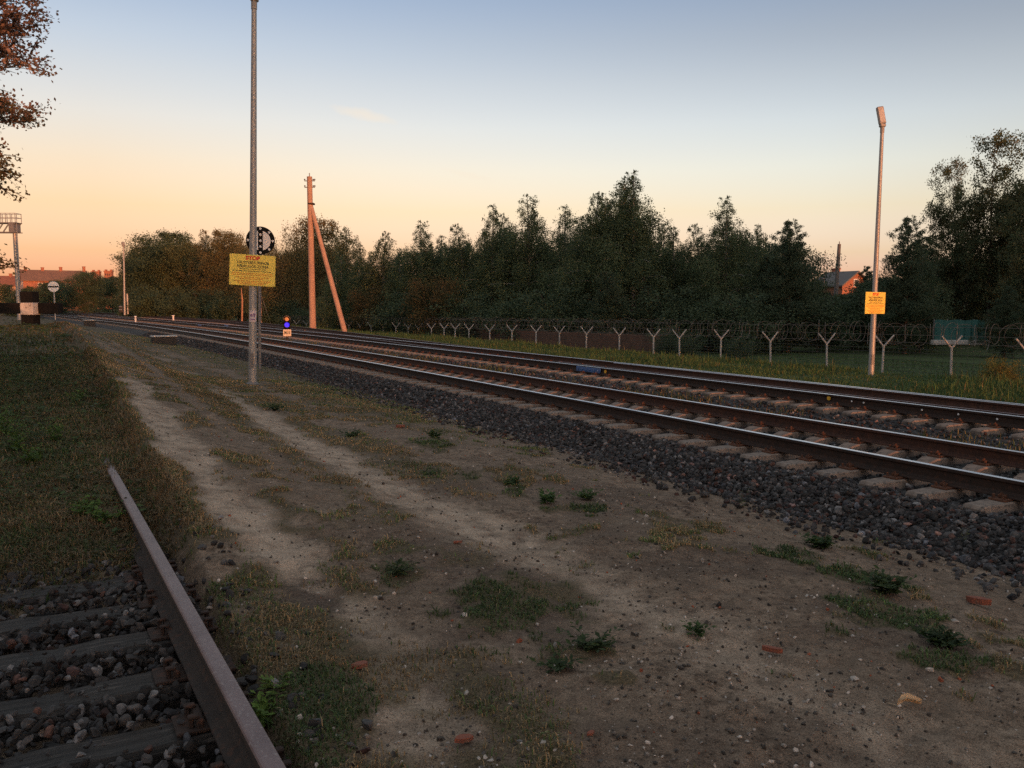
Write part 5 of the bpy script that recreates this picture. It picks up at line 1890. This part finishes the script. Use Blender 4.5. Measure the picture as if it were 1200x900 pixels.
# tree at the top left, close to the camera
def close_tree():
    g = np.random.default_rng(77); rnd = random.Random(77)
    D = 15.5
    x0, y0 = col_at(-72, D); z0 = float(H(x0, y0))
    t = thing('maple_tree', 'tree hanging into the upper left corner, low sun painted into its reddish top', 'tree', (x0, y0, z0))
    mb = MB(); C = []; DR = []
    top = 10.8
    mb.tube([(0, 0, -.4), (.05, 0, 1.5), (-.1, .1, 4), (0, .1, 7), (.1, 0, top)], [.22, .19, .15, .09, .02], 9)
    tips = []
    nb = 250
    for i in range(nb):
        h = 2.0 + (top - 2.4) * ((i + rnd.random()) / nb) ** .9
        az = i * 2.399
        L = float(np.interp(h, [2, 2.2, 2.5, 3.3, 3.8, 4.4, 5.2, 7.5, top], [1.0, .95, .4, .45, 1.2, 1.95, 2.1, 2.0, 1.0])) * rnd.choice((rnd.uniform(.55, .9), rnd.uniform(.8, 1.1)))
        el = R(rnd.uniform(5, 40)) if h > 4 else R(rnd.uniform(-12, 15))
        p = np.array([0, 0, h]); pts = [p.copy()]
        for k in range(7):
            e = el + R(rnd.uniform(-14, 14)) - R(3) * k
            a = az + rnd.uniform(-.25, .25)
            p = p + np.array([math.cos(a) * math.cos(e), math.sin(a) * math.cos(e), math.sin(e)]) * L / 7
            pts.append(p.copy())
        mb.tube(pts, [.05 * (1 - .12 * k) * (1 - h / top * .5) for k in range(8)], 5, caps=False)
        for k in range(2, 8):
            for m_ in range(4):
                a = az + rnd.choice((-1, 1)) * rnd.uniform(.4, 1.3)
                e = el + rnd.uniform(-.5, .6)
                l = rnd.uniform(.2, .6)
                q0 = pts[k]; d = np.array([math.cos(a) * math.cos(e), math.sin(a) * math.cos(e), math.sin(e)])
                tw = [q0, q0 + d * l * .5, q0 + d * l + np.array([0, 0, -.06])]
                mb.tube(tw, [.010, .007, .003], 4, caps=False)
                for j in range(20):
                    f = rnd.uniform(.15, 1.1)
                    C.append(q0 + d * l * f + g.normal(0, .055, 3)); DR.append(d)
    C = np.array(C); DR = np.array(DR)
    n = len(C)
    d = unit(g.normal(0, .8, (n, 3)) + DR * .6 + np.array([0, 0, -.5]))
    nr = unit(g.normal(0, .5, (n, 3)) + np.array([0, 0, .9]))
    Ls = g.uniform(.042, .085, n)
    v = leaf_quads(C, Ls, Ls * .75, d, nr).reshape(-1, 3)
    q = np.arange(len(v)).reshape(-1, 4).astype(np.int32)
    # leaves redden towards the crown top: low sunlight painted in, plus autumn tone
    red = np.clip(smooth(3.8, 5.6, C[:, 2] + g.normal(0, .5, n)), 0, 1)
    c1 = np.array([.095, .095, .046]); c2 = np.array([.27, .175, .135])
    cc = c1 * (1 - red[:, None]) + c2 * red[:, None]
    cc = cc * g.uniform(.6, 1.35, n)[:, None]
    mb.build('trunk', M['bark'], t, smoothf=True)
    link('crown', mesh_np('crown', v, q, [M['leaf']], np.repeat(cc, 4, 0)), t)


close_tree()

# ------------------------------------------------------------------ houses
def gable_house(name, label, loc, rot, L, Wd, eave, ridge, wallm, roofm, windows=(), chimneys=(), gablem=None, storeys=1):
    """ridge along local x; front long side is local -Y"""
    t = thing(name, label, 'house', loc, rot)
    mb = MB()
    y0, y1 = -Wd / 2, Wd / 2
    x0, x1 = -L / 2, L / 2
    vs = [(x0, y0, -3), (x1, y0, -3), (x1, y1, -3), (x0, y1, -3), (x0, y0, eave), (x1, y0, eave), (x1, y1, eave), (x0, y1, eave), (x0, 0, ridge), (x1, 0, ridge)]
    mb.add(vs, [(0, 1, 5, 4), (2, 3, 7, 6)], 0)
    mb.add(vs, [(1, 2, 6, 9, 5), (3, 0, 4, 8, 7)], 1)
    w = mb.build('wall', [wallm, gablem or wallm], t)
    mb = MB()
    o = .45
    sl = (ridge - eave) / (Wd / 2)
    for sg in (-1, 1):
        a = (x0 - o, sg * (Wd / 2 + o), eave - sl * o + .03); b = (x1 + o, sg * (Wd / 2 + o), eave - sl * o + .03); c = (x1 + o, 0, ridge + .03); d = (x0 - o, 0, ridge + .03)
        top = [(p[0], p[1], p[2] + .18) for p in (a, b, c, d)]
        mb.add([a, b, c, d] + top, [(4, 5, 6, 7), (0, 3, 2, 1), (0, 1, 5, 4), (1, 2, 6, 5), (3, 0, 4, 7), (2, 3, 7, 6)])
    r = mb.build('roof', roofm, t)
    for (cx, cy, ch) in chimneys:
        mb = MB(); mb.box((cx, cy, ridge + ch / 2 - .6), (.75, .75, ch + 1.2)); mb.box((cx, cy, ridge + ch), (.9, .9, .15)); mb.build('chimney', M['wall_brick'], r)
    for (fx, fz, ww, hh, side) in windows:
        mb = MB()
        if side == 'f':
            mb.box((fx, y0 - .01, fz), (ww + .2, .12, hh + .2)); f = mb.build('window', M['whiteclean'], t)
            mb = MB(); mb.box((fx, y0 - .05, fz), (ww, .08, hh)); mb.build('pane', M['window'], f)
        else:
            sx = x0 if side == 'l' else x1
            mb.box((sx, fx, fz), (.12, ww + .2, hh + .2)); f = mb.build('window', M['whiteclean'], t)
            mb = MB(); mb.box((sx + (-.04 if side == 'l' else .04), fx, fz), (.08, ww, hh)); mb.build('pane', M['window'], f)
    return t


D = 250.; x, y = col_at(65, D); zr = z_at(60, 317.5, D); ze = z_at(60, 329, D)
base = -1.0
gable_house('house', 'pink gabled house with long brown roof on the far left horizon', (x, y, base), R(34), 16.5, 8.2, ze - base, zr - base, M['wall_brick'], M['roof_brown'],
            [(-4.0, ze - base - 1.5, 1.1, 1.3, 'f'), (-.5, ze - base - 1.5, 1.1, 1.3, 'f'), (3, ze - base - 1.5, 1.1, 1.3, 'f'), (0, ze - base - .5, 1.0, 1.4, 'l')],
            [(-7.2, 0, .9), (-2.9, 0, .9), (1.8, 0, 1.1), (7.9, 0, 1.4)], M['wall_pink'])
D = 255.; x, y = col_at(8, D)
gable_house('house', 'dark red roofed house at the left edge behind the gantry', (x, y, base), R(10), 9, 8, z_at(8, 335, D) - base, z_at(8, 324, D) - base, M['wall_pink'], mat('red_roof', (.26, .10, .06), (.2, .08, .05), .6, .9),
            [(-2.4, z_at(8, 338, D) - base, 1, 1.1, 'f'), (2.2, z_at(8, 338, D) - base, 1, 1.1, 'f')], [(1.5, 0, .8)])
for px, tp, w, lab in ((114.5, 319, 8.2, 'left one of two orange sunlit tower blocks on the horizon'), (129, 318.5, 8, 'right one of two orange sunlit tower blocks on the horizon')):
    D = 420.; x, y = col_at(px, D); k1 = D / 1000
    hz = z_at(px, tp, D) - base
    t = thing('tower_block', lab, 'building', (x, y, base), R(8))
    mb = MB(); mb.box((0, 0, hz / 2), (w * k1, 3.2, hz)); mb.build('wall', M['wall_brick'], t)
    mb = MB(); mb.box((0, 0, hz + .2), (w * k1 + .4, 3.6, .45)); mb.box((-w * k1 * .36, 0, hz + .7), (w * k1 * .25, 1.4, .8)); mb.box((w * k1 * .36, 0, hz + .7), (w * k1 * .25, 1.4, .8)); mb.build('parapet', M['wall_brick'], t)
    for k in range(3):
        mb = MB(); mb.box(((k - 1) * w * k1 * .28, -1.6, hz - 1.4), (.5, .08, .9)); mb.build('window', M['window'], t)

D = 112.; x, y = col_at(985, D); base2 = -1.7
gable_house('house', 'orange brick house with grey roof peeping over the trees by the leaning pole', (x, y, base2), R(-66), 5.0, 4.6, z_at(985, 334, D) - base2, z_at(985, 320, D) - base2, M['wall_brick'], M['roof_grey'],
            [(0, z_at(985, 332, D) - base2, .7, .8, 'r'), (0, z_at(985, 332, D) - base2, .7, .8, 'l')], [(-1.6, .6, .6)])
D = 108.; x, y = col_at(965, D)
t = thing('antenna_mast', 'thin television aerial mast left of the leaning grey pole', 'antenna', (x, y, base2))
mb = MB(); mb.tube([(0, 0, 0), (0, 0, z_at(965, 293, D) - base2)], .032, 6); mb.build('mast', M['galv_dull'], t)
mb = MB()
for k, w in enumerate((.34, .28)):
    zz = z_at(965, 312 - k * 4, D) - base2
    mb.tube([(-w, 0, zz), (w, 0, zz + .1)], .022, 5)
mb.build('aerial', M['galv_dull'], t)

# teal sheeting across the lawn
D = 53.; x, y = col_at(1128, D); k1 = D / 1000; zb_ = z_at(1128, 399, D)
t = thing('sheeted_barrier', 'teal sheeted barrier across the lawn under the tall right-hand tree', 'barrier', (x, y, zb_), R(-4))
hh = z_at(1128, 375, D) - zb_
mb = MB()
n = 24; vs = []; fs = []
for i in range(n + 1):
    xx = (-30 + 60 * i / n) * k1; yy = .06 * math.sin(i * 1.9)
    vs += [(xx, yy, 0), (xx, yy, hh + .03 * math.sin(i * .8)), (xx, yy + .02, hh + .03 * math.sin(i * .8)), (xx, yy + .02, 0)]
for i in range(n):
    for k in range(4):
        j = (k + 1) % 4
        fs.append((i * 4 + j, i * 4 + k, i * 4 + 4 + k, i * 4 + 4 + j))
mb.add(vs, fs); mb.build('sheet', M['teal'], t)
mb = MB(); mb.box((0, .0, -.12), (66 * k1, .4, .3), bev=.03); mb.build('kerb', M['cable_lid'], t)
for i in range(5):
    mb = MB(); mb.tube([((-30 + 15 * i) * k1, .14, -.3), ((-30 + 15 * i) * k1, .14, hh + .05)], .04, 6); mb.build('post', M['galv_dull'], t)

# ------------------------------------------------------------------ unseen shed, trees and bushes added behind the viewer to block low sun
def shed(label, s, bb, L, Wd, eave, ridge):
    q = P(np.array(float(s)), np.array(float(bb)))
    return gable_house('occluder_shed', label, (q[0], q[1], 0), math.atan2(T0[1], T0[0]), L, Wd, eave, ridge, M['shed'], M['roof_grey'],
                       [(k, 3.0, 1.6, 1.4, 'f') for k in (-12, -6, 0, 6, 12)], [])


o = shed('long grey shed added unseen behind the viewer to shade the siding', -58, -8, 34, 20, 4.2, 5.8)
o['category'] = 'shed'
BACK = []  # trees and bushes added out of view to cast shade
g = random.Random(31)
for i in range(10):
    BACK.append(('tall0', -34 - i * 2.6 + g.uniform(-1, 1), 4.0 + 1.7 * ((i * 37) % 10) / 10, g.uniform(15, 18), .62))
for i in range(6):
    BACK.append(('shrub0', -33 - i * 4, 5.2 + g.uniform(-.8, .8), g.uniform(4.5, 6), 1.2))
for i in range(8):
    BACK.append(('shrub0', -32 - i * 3.2, 6.6 + g.uniform(-.5, .5), g.uniform(7, 8.5), .75))
for k in range(4):
    for i in range(11):
        BACK.append((('broad0', 'tall0', 'broad1', 'tall0')[k], -56 + i * 5.0 + g.uniform(-1.5, 1.5) - k * 5, 34 + k * 11 + g.uniform(0, 6), g.uniform(14, 18), 1.25))
for (pr, s, bb, h, w) in BACK:
    q = P(np.array(float(s)), np.array(float(bb)))
    tree(pr, q[0], q[1], float(H(*q)) - .1, h, w, 'unseen greenery added behind the viewer to block the low sun', 'tree', 'unseen greenery added for shade', 'occluder_tree')

# ------------------------------------------------------------------ light
SUN_B, SUN_E = 150.5, 3.0
sv = Vector((math.sin(R(SUN_B)) * math.cos(R(SUN_E)), math.cos(R(SUN_B)) * math.cos(R(SUN_E)), math.sin(R(SUN_E))))
ld = bpy.data.lights.new('sun', 'SUN'); ld.energy = 2.35; ld.angle = R(.5); ld.color = (.70, .235, .085)
lo = bpy.data.objects.new('sun', ld); COL.objects.link(lo); lo.location = (0, 0, 60)
lo.rotation_euler = sv.to_track_quat('Z', 'Y').to_euler()

w = bpy.data.worlds.new('World'); SC.world = w; w.use_nodes = True
nt = w.node_tree; bg = nt.nodes['Background']
sky = N(nt, 'ShaderNodeTexSky'); sky.sky_type = 'NISHITA'; sky.sun_disc = False
sky.sun_elevation = R(SUN_E); sky.sun_rotation = R(SUN_B)
tc = N(nt, 'ShaderNodeTexCoord')
sep = N(nt, 'ShaderNodeSeparateXYZ'); nt.links.new(tc.outputs['Generated'], sep.inputs[0])
el = math_n(nt, 'ARCSINE', sep.outputs[2])
el = math_n(nt, 'MULTIPLY', el, 2 / PI, True)       # 0..90 degrees -> 0..1
TINT = [(1, (1.24, 1.13, 4.1)), (3.1, (1.12, .98, 1.88)), (5.9, (1.30, 1.04, 1.25)), (8.6, (1.424, 1.17, 1.33)), (11.3, (1.43, 1.20, 1.37)),
        (13.9, (1.33, 1.12, 1.27)), (16.4, (1.183, 1.026, 1.2)), (18.8, (1.02, 0.94, 1.17)), (25, (1.05, .97, 1.08)), (40, (2.5, 1.85, 1.55)), (60, (4.2, 3.1, 2.5)), (88, (5.8, 4.2, 3.35))]
TINT = [(e_ / 90.0, c_) for e_, c_ in TINT]
tint = ramp(nt, el, TINT)
col = mixc(nt, 1.0, sky.outputs[0], tint, 'MULTIPLY')
# the band near the horizon is redder opposite the sun and paler to the right of it
azf = math_n(nt, 'DIVIDE', math_n(nt, 'ADD', math_n(nt, 'MULTIPLY', math_n(nt, 'ARCTAN2', sep.outputs[0], sep.outputs[1]), 180 / PI), 25.6), 45.0, True)
azc = mixc(nt, azf, (.95, .80, .70), (1.12, 1.18, 1.25))
lowf = ramp(nt, el, [(0, 1.0), (8.5 / 90, .9), (16 / 90, 0.0)])
col = mixc(nt, lowf, col, mixc(nt, 1.0, col, azc, 'MULTIPLY'))
# two thin wisps of high cloud
eld = math_n(nt, 'MULTIPLY', math_n(nt, 'ARCSINE', sep.outputs[2]), 180 / PI)
azd = math_n(nt, 'MULTIPLY', math_n(nt, 'ARCTAN2', sep.outputs[0], sep.outputs[1]), 180 / PI)
for (a0, e0, ha, he, slope, amt) in ((-9.6, 11.95, 2.3, .42, -.17, .5), (-2.9, 8.35, 2.0, .26, -.20, .3)):
    da = math_n(nt, 'SUBTRACT', azd, a0)
    de = math_n(nt, 'SUBTRACT', math_n(nt, 'SUBTRACT', eld, e0), math_n(nt, 'MULTIPLY', da, slope))
    wob = math_n(nt, 'SUBTRACT', noise(nt, tc.outputs['Generated'], 60, 4), .5)
    de = math_n(nt, 'ADD', de, math_n(nt, 'MULTIPLY', wob, .5))
    q_ = math_n(nt, 'ADD', math_n(nt, 'POWER', math_n(nt, 'ABSOLUTE', math_n(nt, 'DIVIDE', da, ha)), 2.0), math_n(nt, 'POWER', math_n(nt, 'ABSOLUTE', math_n(nt, 'DIVIDE', de, he)), 2.0))
    mk_ = math_n(nt, 'MULTIPLY', math_n(nt, 'SUBTRACT', 1.0, q_, True), amt)
    col = mixc(nt, mk_, col, (3.2, 2.75, 2.2))
nt.links.new(col, bg.inputs[0])
bg.inputs[1].default_value = .15

# ------------------------------------------------------------------ camera and output
cd = bpy.data.cameras.new('camera'); co = bpy.data.objects.new('camera', cd); COL.objects.link(co)
co.location = (0, 0, EYE)
co.rotation_euler = (R(90 - PITCH), 0, 0)
cd.sensor_fit = 'HORIZONTAL'; cd.sensor_width = 36; cd.lens = 36 * F / 1200
cd.clip_start = .05; cd.clip_end = 5000
SC.camera = co
SC.view_settings.view_transform = 'Standard'
SC.view_settings.look = 'None'
SC.view_settings.exposure = 1.0
SC.view_settings.gamma = 1.0
SC.view_settings.use_curve_mapping = False
SC.render.engine = 'CYCLES'
SC.cycles.max_bounces = 6
SC.cycles.diffuse_bounces = 3
SC.cycles.transmission_bounces = 3
SC.cycles.use_denoising = False
try:
    SC.cycles.denoiser = 'OPENIMAGEDENOISE'; SC.cycles.denoising_prefilter = 'ACCURATE'; SC.cycles.denoising_input_passes = 'RGB_ALBEDO_NORMAL'
except Exception:
    pass
